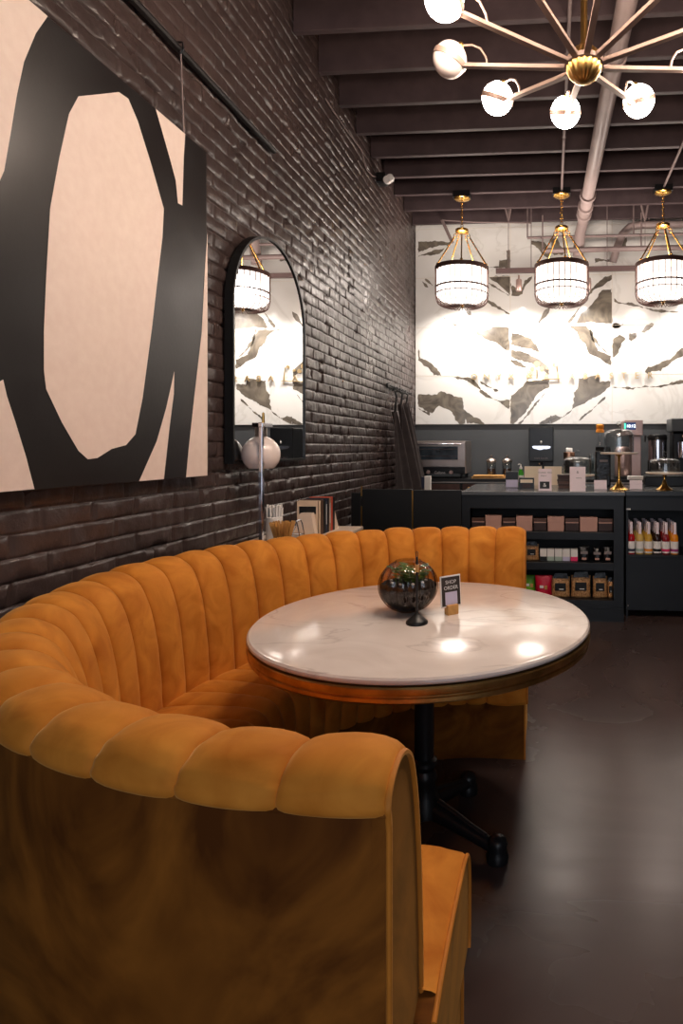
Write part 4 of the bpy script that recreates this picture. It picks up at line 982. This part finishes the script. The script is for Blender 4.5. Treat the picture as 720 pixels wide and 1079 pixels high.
for px in (451.5, 475.5):
    mb = MB().lathe([(.02, 0), (.022, -.008), (.019, -.025), (0, -.026)], n=18).xf(Matrix.Translation((xat(px, OY) - X, -.232, zat(498, OY) - BZ)) @ Matrix.Rotation(-PI / 2, 4, 'X')); mb.build('knob', 'pinkish_steel', t, 50)
text('lettering', 'Galiana', .042, 'white_print', t, (xat(463.5, OY) - X, -.234, zat(498.5, OY) - BZ), (PI / 2, 0, 0), .0008)
for a in (-1, 1):
    for b_ in (-1, 1): MB().lathe([(.018, 0), (.018, .05)], (a * (w - .05), b_ * .18, 0), 12).build('foot', 'black_plastic', t, 50)
# roll of tickets / white stand near the oven
c = atz(451.5, 519, .97); 
t = thing('paper_cup_sleeve', 'tall narrow white dispenser with dark blue label below the oven', 'dispenser', (xat(451, 5.9), 5.9, 0))
# stands behind the cupboard on the end of the worktop below
MB().box((-.028, -.03, 0), (.03, .03, zat(502, 5.9)), 0, .004).build('body', 'paper_white', t)
MB().box((-.055, -.034, zat(515, 5.9)), (-.028, .02, zat(503, 5.9)), 0, .002).build('label', 'book_navy', t)

# cutting boards
c = on_back(515, 6.74)
for k, (w_, m, lb_) in enumerate(((.36, 'wood', 'long wooden board lying at the bottom on back worktop'), (.33, 'wood', 'shorter wooden board lying on top of another board'))):
    t = thing('cutting_board', lb_, 'board', (c[0], c[1], BZ + k * .019), .03 * k, 'wooden boards on the worktop'); MB().box((-w_ / 2, -.08, 0), (w_ / 2, .10, .018), 0, .005).build('board', m, t)
    MB().box((w_ / 2 - .005, -.02, .003), (w_ / 2 + .05, .03, .015), 0, .004).build('grip', m, t)
# canisters
for px, lb_ in ((518, 'glass canister with steel lid, left one of two'), (534.5, 'glass canister with steel lid, beside the soap bottle')):
    c = on_back(px, 6.98); t = thing('glass_canister', lb_ + ' on back worktop', 'canister', c, 0, 'lidded glass canisters')
    MB().lathe_open([(0, .0), (.052, .0), (.055, .008), (.055, .17), (.05, .178), (.048, .17), (.05, .012), (0, .01)], n=24).build('jar', 'glass', t, 50)
    MB().lathe([(0, .013), (.047, .013), (.047, .10), (0, .104)], n=20).build('contents', 'choc', t, 50)
    MB().lathe([(.058, .172), (.060, .18), (.056, .20), (.03, .215), (.008, .222), (.008, .232), (.013, .24), (.011, .25), (0, .254)], n=24).build('lid', 'steel', t, 50)
# espresso machine
EY = 6.76; e0, e1 = xat(557.5, EY), xat(583.5, EY); ez = zat(450, EY)
t = thing('espresso_machine', 'tall black machine with silver winged badge on back worktop', 'coffee machine', ((e0 + e1) / 2, EY + .2, BZ)); w = (e1 - e0) / 2
zz = zat(486.5, EY) - BZ
MB().box((-w, -.2, zz), (w, .2, ez - BZ), 0, .008).build('head', 'black_plastic', t)
MB().box((-w, -.02, 0), (w, .2, zz), 0, .004).build('body', 'black_plastic', t)
MB().box((-w, -.2, 0), (w, -.02, .04), 0, .004).build('drip_tray', 'steel', t)
bz = zat(472, EY) - BZ
wing = [(-.105, .014), (-.085, .02), (.085, .02), (.11, .014), (.10, -.004), (.06, -.012), (.03, -.010), (0, -.018), (-.02, -.02), (-.05, -.012), (-.09, -.004)]
MB().prism([(x * .95, -.202, bz + z * 1.1) for x, z in wing], (0, -.012, 0)).build('winged_badge', 'chrome', t)
MB().sphere((0, -.21, zat(466, EY) - BZ + .0), .013, 12, 8, sc=(.8, .8, 1.3)).build('top_knob', 'paper_white', t, 60)
text('lettering', 'CAFE RACER', .026, 'grey_print', t, (0, -.203, zat(483, EY) - BZ), (PI / 2, 0, 0), .0008)
MB().tube([(0, -.15, zz), (0, -.15, zz - .10)], .006, 8).build('spout', 'chrome', t, 60)
MB().lathe([(.0, -.03), (.03, -.02), (.032, .0), (.02, .005)], (0, -.15, zz - .01), 18).build('group_head', 'chrome', t, 50)

# ---------------- things on the front counter (z = 1.0)
def on_top(px, py): return atz(px, py, CT)
# cream menu panels under machine (standing folded boards)
for px, lb_ in ((562, 'cream folded card standing left, behind the pink sign'), (583, 'cream folded card standing right, behind the pink sign')):
    Yc = 5.62; c = (xat(px, Yc), Yc, CT); t = thing('cream_card', lb_, 'card', c, 0, 'cream cards on the counter')
    b = MB(); hw = 9.3 / 650 * Yc; hh = zat(491.5, Yc) - CT
    b.add([(-hw, 0, 0), (hw, 0, 0), (hw, .03, hh), (-hw, .03, hh), (-hw, .06, 0), (hw, .06, 0), (hw, .032, hh), (-hw, .032, hh)], [(0, 1, 2, 3), (4, 5, 6, 7), (2, 3, 7, 6)]); b.build('folded_card', 'cream', t)
# soap bottle
c = on_top(549, 508.5); c = Vector((xat(549, 5.55), 5.55, CT)); s = 5.55 / 650
t = thing('soap_bottle', 'green pump soap bottle with white pump on the counter', 'soap bottle', c)
MB().lathe([(0, 0), (.022, 0), (.026, .006), (.026, .105), (.022, .125), (.011, .14), (.011, .148), (0, .148)], n=24).build('bottle', 'green_soap', t, 50)
MB().lathe([(.0265, .03), (.0265, .09)], n=24).build('label', 'paper_white', t, 50)
MB().lathe([(.013, .146), (.014, .165), (.006, .17), (.005, .19), (0, .19)], n=16).tube([(0, 0, .186), (-.012, -.015, .192), (-.022, -.028, .188)], .005, 8).build('pump', 'paper_white', t, 50)
# lilac card in black holder
def front(px, py): v = on_top(px, py); return v
def sign_card(name, label, px, py_base, py_top, wpx, m, thick=.004, lean=.0, cat='card'):
    c = on_top(px, py_base); s = c.y / 650; t = thing(name, label, cat, c, 0); hh = (py_base - py_top) * s; hw = wpx * s / 2
    MB().box((-hw, 0, .0), (hw, thick, hh), 0, .0008).xf(Matrix.Rotation(-lean, 4, 'X')).build('card', m, t)
    return t, hw, hh
t, hw, hh = sign_card('tissue_box', 'black top box with pale lilac front, leftmost on the counter', 539.5, 514, 497, 13.5, 'black_plastic', .09, cat='box')
MB().box((-hw + .004, -.002, .004), (hw - .002, 0, hh * .5), 0, .001).build('front_label', 'paper_lilac', t)
t, hw, hh = sign_card('name_plate', 'small black display stand with cream strip beside lilac box', 555, 514.5, 503.5, 16, 'black_plastic', .03, cat='display stand')
MB().box((-hw + .012, -.002, hh * .52), (hw - .012, 0, hh * .85), 0, .004).build('cream_strip', 'cream', t)
MB().box((-hw * .55, -.002, .004), (hw * .55, 0, hh * .42)).build('brown_strip', 'brown_box', t)
t, hw, hh = sign_card('small_cream_block', 'tiny cream block left of the pink sign on counter', 566, 515.5, 511, 5, 'cream', .03, cat='block')
t, hw, hh = sign_card('pink_sign', 'pale pink sign with black square logo on the counter', 574.5, 517.2, 494, 14, 'paper_pink', .004, .08, cat='sign')
f_ = Matrix.Rotation(-.08, 4, 'X')
MB().box((-hw * .78, -.0015, hh * .10), (hw * .68, -.0005, hh * .42)).xf(f_).build('logo_square', 'ink', t)
text('lettering', 'THANK YOU', .019, 'grey_print', t, f_ @ Vector((0, -.0018, hh * .82)), (PI / 2 - .08, 0, 0), .0003)
text('lettering', 'ENJOY', .016, 'grey_print', t, f_ @ Vector((-.01, -.0018, hh * .68)), (PI / 2 - .08, 0, 0), .0003)
text('logo_mark', '&', .042, 'white_print', t, f_ @ Vector((-.002, -.0018, hh * .26)), (PI / 2 - .08, 0, 0), .0003)
MB().box((-hw * .9, .004, 0), (hw * .9, .04, .006), 0, .001).build('foot', 'paper_pink', t)
# chocolate boxes stacked
c = on_top(597.5, 514.5); s = c.y / 650
for k, (m, lb_) in enumerate((('choc', 'brown chocolate box at the bottom of the small stack'), ('choc', 'brown chocolate box in the middle of the small stack'), ('brown_box', 'darker brown chocolate box on top of small stack'))):
    t = thing('chocolate_box', lb_, 'box', (c.x + (.004, -.003, .0)[k], c.y + .04, CT + k * .0375), (.03, -.04, .05)[k], 'chocolate boxes on the counter')
    MB().box((-.073, -.05, 0), (.073, .05, .024), 0, .002).build('tray', m, t); MB().box((-.076, -.053, .02), (.076, .053, .037), 0, .002).build('lid', 'brown_box', t)
t, hw, hh = sign_card('menu_sign', 'tall pale pink blank-looking menu card at counter edge', 609, 517.8, 492, 16.5, 'paper_pink', .004, .05, cat='card')
text('lettering', '&', .03, 'grey_print', t, Matrix.Rotation(-.05, 4, 'X') @ Vector((0, -.0012, hh * .78)), (PI / 2 - .05, 0, 0), .0003)
text('lettering', 'menu', .02, 'grey_print', t, Matrix.Rotation(-.05, 4, 'X') @ Vector((.01, -.0012, hh * .55)), (PI / 2 - .05, 0, 0), .0003)
for px, lb_ in ((633, 'small pale pink card between menu card and gold cake stand'), (670.5, 'small pale pink card right of the gold cake stand')):
    t, hw, hh = sign_card('price_card', lb_, px, 515.5, 506, 13, 'paper_pink', .003, .15, cat='card'); t['group'] = 'small price cards'
    MB().box((-hw, .002, 0), (hw, .035, .003)).build('foot', 'paper_pink', t)
# cake stands
def cake_stand(px, py_base, Yd, plate_py, rp, stem_r, dome_r, dome_top, knob_top, label, gold=True, tall=True):
    c = Vector((xat(px, Yd), Yd, CT)); t = thing('cake_stand', label, 'cake stand', c, 0, 'glass domed cake stands')
    zp = zat(plate_py, Yd) - CT
    if tall is not None:
        rb = stem_r
        MB().lathe([(0, 0), (rb, 0), (rb, .006), (rb * .8, .014), (rb * .5, .03), (rb * .32, .05), (.014, .075), (.010, .085), (.010, zp - .03), (.016, zp - .022), (.03, zp - .010), (0, zp - .008)], n=40, flute=lambda a, z: 1 - (.12 * abs(math.sin(a * 4)) if z < .05 else 0)).build('gold_foot', 'gold', t, 50)
    else:
        MB().lathe([(0, 0), (rp * .55, 0), (rp * .5, .01), (rp * .3, .02), (rp * .3, zp - .01), (0, zp - .01)], n=32).build('foot', 'marble_cream', t, 50)
    MB().lathe([(0, zp - .010), (rp - .004, zp - .008), (rp, zp - .002), (rp, zp + .004), (rp - .004, zp + .007), (0, zp + .007)], n=56).build('plate', 'marble_cream', t, 50)
    zd = zat(dome_top, Yd) - CT; zk = zat(knob_top, Yd) - CT; z0 = zp + .008; h = zd - z0
    op = [(dome_r, z0), (dome_r, z0 + h * .62), (dome_r * .97, z0 + h * .78), (dome_r * .86, z0 + h * .90), (dome_r * .6, z0 + h * .97), (dome_r * .2, z0 + h), (.02, z0 + h)]
    ip = [(r - .004, z - .004) for r, z in op[:-1]]; ip[0] = (dome_r - .004, z0)
    MB().lathe_open(op[:-1] + [(.0, zd)] , n=48).lathe_open(ip[:-1] + [(0, zd - .004)], n=48).lathe_open([op[0], ip[0]], n=48).build('glass_dome', 'glass', t, 50)
    kk = zk - zd
    MB().lathe([(0, zd + .0005), (.012, zd + .0005), (.008, zd + kk * .25), (.020, zd + kk * .5), (.022, zd + kk * .75), (.012, zd + kk * .96), (0, zk)], n=20).build('glass_knob', 'glass', t, 50)
    return t, zp
cake_stand(652.5, 516, 5.02, 477.5, .150, .082, .118, 452, 444, 'tall gold cake stand with glass dome at counter corner')
t_, zp = cake_stand(700.5, 517, 5.02, 498, .150, .068, .122, 482.5, 475.5, 'lower gold footed cake stand with glass dome on right counter')
cake_stand(608.5, 512, 5.35, 500.5, .150, .0, .122, 481, 474, 'low stone cake stand with glass dome behind the menu card', tall=None)
# coffee bag with black label, behind tall stand
c = (xat(635.5, 5.42), 5.42, CT); t = thing('coffee_bag', 'black upright coffee bag beneath orange-topped syrup bottle', 'bag', c)
hb = zat(471, 5.42) - CT
MB().box((-.066, -.03, 0), (.066, .035, hb - .03), 0, .012).add([(-.064, -.024, hb - .035), (.064, -.024, hb - .035), (.064, .03, hb - .035), (-.064, .03, hb - .035), (-.062, .0, hb), (.062, .0, hb), (.062, .006, hb), (-.062, .006, hb)], [(0, 1, 5, 4), (1, 2, 6, 5), (2, 3, 7, 6), (3, 0, 4, 7), (4, 5, 6, 7)]).build('bag', 'foil_black', t)
MB().box((-.03, -.032, hb * .62), (.04, -.0295, hb * .68)).build('label_line', 'grey_print', t)
t = thing('clear_cup_stack', 'stack of clear plastic cups left of the coffee bag', 'cups', (xat(625, 6.85), 6.85, BZ))
cb = MB()
for k in range(9): cb.lathe_open([(.035, .02 * k), (.045, .11 + .02 * k), (.048, .112 + .02 * k)], n=24)
cb.build('nested_cups', 'glass', t, 50, merge=False)
# syrup bottle with orange cap on back worktop
c = on_back(632.5, 6.8); t = thing('syrup_bottle', 'glass syrup bottle with orange cap before the splashback', 'bottle', c)
MB().lathe([(0, 0), (.042, 0), (.045, .008), (.045, .30), (.038, .36), (.022, .42), (.018, .47), (.018, .50), (0, .50)], n=28).build('bottle', 'glass', t, 50)
MB().lathe([(.03, .50), (.045, .505), (.045, .53), (.036, .535), (.036, .545), (.042, .55), (.042, .585), (.02, .595), (0, .595)], n=20).build('cap', 'orange', t, 50)
MB().lathe([(.0455, .08), (.0455, .26)], n=28).build('label', 'paper_white', t, 50)
# small dispenser bottle with copper cap
c = on_back(600, 6.85); t = thing('cocoa_tin', 'small black grinder with copper band and pale lid', 'grinder', c)
MB().lathe([(0, 0), (.05, 0), (.05, .20), (0, .20)], n=24).build('body', 'black_plastic', t, 50)
MB().lathe([(.051, .20), (.062, .205), (.062, .285), (.05, .29), (0, .29)], n=24).build('copper_band', 'copper', t, 50)
MB().lathe([(.036, .29), (.036, .33), (.03, .335), (0, .335)], n=24).build('lid', 'paper_white', t, 50)
# brewer with screen
GY = 6.55; a0, a1 = xat(660, GY), xat(679.5, GY)
t = thing('coffee_brewer', 'champagne coffee brewer with small lit screen at the top', 'coffee brewer', ((a0 + a1) / 2, 6.85, BZ)); w = (a1 - a0) / 2
zt_ = zat(443, 6.66) - BZ; zm = zat(459, 6.66) - BZ
MB().box((-w, -.19, zm), (w, .15, zt_), 0, .006).build('head', 'pinkish_steel', t)
MB().box((-w * .1, -.05, 0), (w, .15, zm), 0, .006).build('column', 'pinkish_steel', t)
MB().box((-w - .09, -.17, 0), (w, .13, .03), 0, .006).build('base', 'black_plastic', t)
MB().lathe([(0, .03), (.075, .03), (.085, .05), (.085, .30), (.07, .34), (.05, .35), (0, .35)], (-w - .01, -.07, 0), 32).build('carafe', 'pinkish_steel', t, 50)
px_ = -w * .45
MB().box((px_ - .062, -.195, zm + .06), (px_ + .062, -.189, zt_ - .025), 0, .002).build('screen', 'screen', t)
text('digits', '10:12', .045, 'digits', t, (px_ + .012, -.197, (zm + .06 + zt_ - .025) / 2), (PI / 2, 0, 0), .0005)
MB().box((px_ - .058, -.198, zm + .075), (px_ - .045, -.194, zt_ - .035)).build('indicator', 'green_led', t)
# airpot brewer
c = (xat(693, 6.85), 6.85, BZ); t = thing('airpot', 'black thermal coffee airpot with polished band and lever lid', 'airpot', c)
MB().lathe([(0, 0), (.10, 0), (.105, .01), (.105, .20), (0, .20)], n=36).build('base', 'black_plastic', t, 50)
MB().lathe([(.101, .20), (.101, .42)], n=36).lathe([(0, .42), (.101, .42)], n=36).build('polished_band', 'chrome', t, 50)
MB().lathe([(.104, .42), (.104, .46), (.09, .48), (0, .485)], n=36).tube([(-.1, 0, .45), (-.13, 0, .47), (-.13, 0, .40)], .01, 8).build('lid', 'black_plastic', t, 50)
MB().tube([(0, -.09, .18), (0, -.14, .17), (0, -.14, .12)], .01, 8).build('spout', 'chrome', t, 50)
# grinder at right edge
c = (xat(719, 6.8), 6.8, BZ); t = thing('coffee_grinder', 'black coffee grinder with square hopper at right frame edge', 'coffee grinder', c)
z1_ = zat(441, 6.6) - BZ; z2_ = zat(455, 6.6) - BZ
MB().box((-.14, -.15, z2_), (.14, .15, z1_), 0, .012).build('hopper', 'splash', t)
MB().box((-.11, -.05, 0), (.11, .14, z2_), 0, .02).build('body', 'black_plastic', t)
MB().box((-.12, -.18, 0), (.12, .14, .05), 0, .01).build('base', 'black_plastic', t)
MB().lathe([(.0, .22), (.045, .23), (.05, .30), (.05, .40), (0, .42)], (-.02, -.11, 0), 28).build('dosing_chamber', 'chrome', t, 50)
MB().lathe([(0, -.014), (.026, -.014), (.028, .0), (0, .003)], n=20).xf(Matrix.Translation((0, -.16, .46)) @ Matrix.Rotation(PI / 2, 4, 'X')).build('dial', 'copper', t, 50)
# napkin box/white tray on right counter
t, hw, hh = sign_card('white_tray', 'small white tray behind the price card on right counter', 671, 505.5, 502, 17, 'paper_white', .10, cat='tray')
t.location.y -= .0
c = (xat(690, 5.55), 5.55, CT); t = thing('black_box', 'low black box beneath the second cake stand', 'box', c)
MB().box((-.09, -.05, 0), (.25, .06, .085), 0, .006).build('body', 'black_plastic', t); MB().box((-.088, -.048, .085), (.248, .058, .092), 0, .003).build('lid', 'black', t)

# ================================================================== SHELF GOODS
ysf = CYF + .03
def xs_(px, Y=ysf + .03): return xat(px, Y)
zA0p, zB0p, zC0p = zA0, zB0, zC0
rose = [(511.5, 1), (553, 2), (586, 3), (620.5, 4)]
# top shelf: rose boxes alternating with dark boxes
lbs = ['first', 'second', 'third', 'fourth']
for k, (a, b_) in enumerate(((512, 528.5), (544.5, 561), (577.5, 594.5), (611.5, 629.5))):
    x0, x1 = xs_(a), xs_(b_); w = (x1 - x0) / 2; hb = zat(543.5 + k * .4, ysf + .02) - zA0
    t = thing('rose_box', 'rose coloured gift box on top shelf, %s from the left' % lbs[k], 'box', ((x0 + x1) / 2, ysf + .02, zA0), 0, 'rose gift boxes on the top shelf')
    MB().box((-w, 0, 0), (w, .11, hb * .7), 0, .002).build('tray', 'rose_box', t); MB().box((-w - .002, -.002, hb * .7 - .01), (w + .002, .112, hb), 0, .002).build('lid', 'rose_box', t)
for k, (a, b_) in enumerate(((497, 510.5), (530, 543), (562.5, 576), (596, 610.5), (631, 646))):
    x0, x1 = xs_(a), xs_(b_); w = (x1 - x0) / 2; hb = zat(546, ysf + .06) - zA0
    t = thing('dark_box', 'dark brown gift box on top shelf, %s from the left' % (lbs + ['fifth'])[k], 'box', ((x0 + x1) / 2, ysf + .05, zA0), 0, 'dark gift boxes on the top shelf')
    MB().box((-w, 0, 0), (w, .11, hb * .62), 0, .002).build('tray', 'brown_box', t); MB().box((-w - .001, -.002, hb * .72), (w + .001, .112, hb), 0, .002).build('lid', 'choc', t); MB().box((-w + .002, .002, hb * .62), (w - .002, .108, hb * .72)).build('ribbon_band', 'rose_box', t)
# pouch: pillow bag
def pouch(name, label, group, x, w, z0, h, m, y=ysf + .03, d=.05, rz=0., cat='pouch', extra=None):
    t = thing(name, label, cat, (x, y + d / 2, z0), rz, group); nu, nv = 10, 12; vs = []; sd = random.uniform(0, 50)
    for side in (-1, 1):
        for j in range(nv + 1):
            v = j / nv
            for i in range(nu + 1):
                u = i / nu * 2 - 1
                th = d / 2 * (1 - abs(u) ** 3) * (math.sin(min(1, (1 - v) * 1.35 + .02) * PI / 2)) * (.75 + .25 * math.sin(min(1, v * 4) * PI / 2))
                th += .004 * noise.noise(Vector((u * 2.5 + sd, v * 4, side)))
                if i in (0, nu) or j == nv: th = .0015
                vs.append((u * w / 2 * (1 - .06 * math.sin(v * PI)), side * max(.0015, th), v * h))
    n1 = (nu + 1) * (nv + 1); fs = []
    for s in range(2):
        for j in range(nv):
            for i in range(nu):
                q = [s * n1 + j * (nu + 1) + i, s * n1 + j * (nu + 1) + i + 1, s * n1 + (j + 1) * (nu + 1) + i + 1, s * n1 + (j + 1) * (nu + 1) + i]; fs.append(tuple(q if s == 0 else q[::-1]))
    for i in range(nu): fs += [(i, n1 + i, n1 + i + 1, i + 1), (nv * (nu + 1) + i, nv * (nu + 1) + i + 1, n1 + nv * (nu + 1) + i + 1, n1 + nv * (nu + 1) + i)]
    for j in range(nv):
        for i in (0, nu): a = j * (nu + 1) + i; fs.append((a, a + nu + 1, n1 + a + nu + 1, n1 + a))
    MB().add(vs, fs).build('bag', m, t, 180)
    return t
def nut_bag(label, a, b_, z0, top_py, group, y=ysf + .03):
    x0, x1 = xat(a, y), xat(b_, y); w = x1 - x0; h = zat(top_py, y) - z0
    t = pouch('nut_bag', label, group, (x0 + x1) / 2, w, z0, h, 'nuts', y, .07, 0, 'bag of nuts')
    MB().box((-w * .30, -.042, h * .34), (w * .28, -.036, h * .72), 0, .002).build('black_label', 'ink', t)
    MB().box((-w * .08, -.0435, h * .40), (w * .16, -.042, h * .44)).build('label_mark', 'white_print', t)
    b = MB().add([(-w * .42, -.008, h * .9), (w * .42, -.008, h * .9), (w * .34, -.004, h * 1.16), (-w * .30, -.004, h * 1.14), (-w * .42, .008, h * .9), (w * .42, .008, h * .9), (w * .34, .004, h * 1.16), (-w * .30, .004, h * 1.14)], [(0, 1, 2, 3), (7, 6, 5, 4), (0, 4, 5, 1), (1, 5, 6, 2), (2, 6, 7, 3), (3, 7, 4, 0)])
    b.build('bag_top', 'foil_black', t)
    return t
nut_bag('small bag of nuts alone on the middle shelf', 553, 568, zB0, 574, 'bags of nuts')
for k, (a, b_, tp, lb_) in enumerate(((581, 601, 608, 'bag of nuts on the bottom shelf beside the red pouch'), (602, 623, 606.5, 'bag of nuts second on bottom shelf'), (625, 640.5, 607, 'bag of nuts third on bottom shelf'), (640.8, 646.8, 611, 'narrow bag of nuts at the right end of bottom shelf'))):
    nut_bag(lb_, a, b_, zC0, tp, 'bags of nuts')
for a, b_, m, lb_ in ((551.5, 564.5, 'green_pack', 'lime green snack pouch on the bottom shelf'), (564, 582, 'red_pack', 'crimson snack pouch on the bottom shelf')):
    y = ysf + (.06 if m[0] == 'g' else .0); x0, x1 = xat(a, y), xat(b_, y); t = pouch('snack_pouch', lb_, 'snack pouches', (x0 + x1) / 2, x1 - x0, zC0, zat(607, y) - zC0, m, y, .06)
    MB().box((-.03, -.036, .08), (.0, -.032, .10), 0, .001).build('logo', 'paper_white', t); MB().box((.008, -.036, .07), (.03, -.032, .10), 0, .001).build('picture_spot', 'wood', t)
# five little cartons
for k, (a, b_, m, nmx) in enumerate(((569.3, 576.3, 'ink', 'black'), (576.9, 584.3, 'grn', 'grey-green'), (585, 592.6, 'grn', 'pale grey'), (593.2, 600.8, 'lil', 'lilac'), (601.6, 609, 'pink', 'bright pink'))):
    x0, x1 = xs_(a), xs_(b_); w = (x1 - x0) / 2 ; hb = zat(578.5, ysf + .03) - zB0
    t = thing('tea_carton', 'small white carton with %s lower band on middle shelf' % nmx, 'carton', ((x0 + x1) / 2, ysf + .03, zB0), 0, 'small cartons on the middle shelf')
    MB().box((-w, 0, 0), (w, .055, hb), 0, .0015).build('carton', 'paper_white', t)
    MB().box((-w + .0005, -.001, .001), (w - .0005, 0, hb * .36)).build('lower_band', {'ink': 'ink', 'grn': 'sage', 'lil': 'paper_lilac', 'pink': 'pink'}[m], t)
# black foil pouches on the middle shelf
for k, (a, b_, tp, lb_) in enumerate(((609.5, 622, 575, 'nearest the cartons'), (625, 634, 576, 'in the middle'), (635.5, 646, 575, 'at the right end'))):
    y = ysf + .03; x0, x1 = xat(a, y), xat(b_, y); h = zat(tp, y) - zB0; t = pouch('black_pouch', 'black foil pouch with clear window on middle shelf, ' + lb_, 'black foil pouches', (x0 + x1) / 2, x1 - x0, zB0, h, 'foil_black', y, .055)
    MB().box((-.028, -.034, h * .48), (.028, -.029, h * .66), 0, .001).build('label', 'grey_print', t); MB().box((-.018, -.034, .012), (.018, -.029, h * .25), 0, .003).build('window', 'rose_box', t)
# syrup bottles: six columns, three deep
liq = ['syrup_red', 'syrup_straw', 'syrup_gold', 'syrup_dark', 'syrup_ruby', 'syrup_amber']; band = ['book_navy', 'sage', 'orange', 'ink', 'pink', 'plum']

nmc = ['red', 'straw yellow', 'golden', 'dark brown', 'ruby', 'amber orange']; rown = ['front', 'second', 'third', 'rearmost']
hbt = zat(549.5, DYF + .05) - zR0
for k in range(6):
    base = None
    for r in range(4):
        y = DYF + .06 + r * .088; px = 665.2 + k * 9.15; x = xat(px, DYF + .06)
        label = '%s drink bottle with white label, %s in its row on right counter shelf' % (nmc[k], rown[r])
        if base is None:
            t = thing('drink_bottle', label, 'bottle', (x, y, zR0), 0, 'flavoured drink bottles on the shelf'); R = .0315; H = hbt
            MB().lathe([(0, 0), (R * .95, 0), (R, .004), (R, H * .50), (R * .92, H * .56), (R * .55, H * .66), (R * .40, H * .72), (R * .38, H * .97), (0, H * .97)], n=20).build('bottle', liq[k], t, 50)
            l = MB().lathe_open([(R * 1.015, H * .04), (R * 1.02, H * .045), (R * 1.02, H * .40), (R * 1.015, H * .405)], n=20).build('label', 'paper_white', t, 50)
            MB().lathe_open([(R * 1.03, H * .09), (R * 1.03, H * .17)], n=20).build('label_band', band[k], l, 50)
            MB().box((-R * .34, -R * .60, H * .62), (R * .34, -R * .45, H * .98)).build('neck_tag', 'paper_pink', t)
            MB().lathe([(R * .42, H * .93), (R * .44, H * .94), (R * .44, H * 1.0), (0, H * 1.0)], n=16).build('cap', 'paper_pink', t, 50); base = t
        else: copy_tree(base, loc=(x, y, zR0), label=label)

# ================================================================== LIGHT
def area(name, loc_, rot, sx, sy, power, color):
    l = bpy.data.lights.new(name, 'AREA'); l.shape = 'RECTANGLE'; l.size = sx; l.size_y = sy; l.energy = power; l.color = color
    o = bpy.data.objects.new(name, l); col.objects.link(o); o.location = loc_; o.rotation_euler = rot; return o
# daylight coming through the storefront window
area('window_daylight', (.5, YF - .25, 1.8), (PI / 2, 0, 0), 3.2, 2.4, 28, (.94, .96, 1.0))
# wall-washing heads of the rail
for x, y, z in heads:
    l = bpy.data.lights.new('rail_spot', 'SPOT'); l.energy = 52; l.spot_size = math.radians(130); l.spot_blend = 1.0; l.shadow_soft_size = .03; l.color = (1, .93, .86)
    o = bpy.data.objects.new('rail_spot', l); col.objects.link(o); o.location = (x, y, z - .0); o.rotation_euler = (math.radians(16), 0, 0)
w = bpy.data.worlds.new('world'); scn.world = w; w.use_nodes = True
w.node_tree.nodes['Background'].inputs[0].default_value = (.6, .7, .85, 1); w.node_tree.nodes['Background'].inputs[1].default_value = .3

scn.view_settings.view_transform = 'Standard'; scn.view_settings.look = 'None'; scn.view_settings.gamma = 1; scn.view_settings.use_curve_mapping = False
scn.view_settings.exposure = EXPO
scn.cycles.use_denoising = True
scn.cycles.max_bounces = 10; scn.cycles.transparent_max_bounces = 12; scn.cycles.transmission_bounces = 10; scn.cycles.glossy_bounces = 5; scn.cycles.diffuse_bounces = 4
scn.cycles.caustics_reflective = False; scn.cycles.caustics_refractive = False; scn.cycles.sample_clamp_indirect = 6
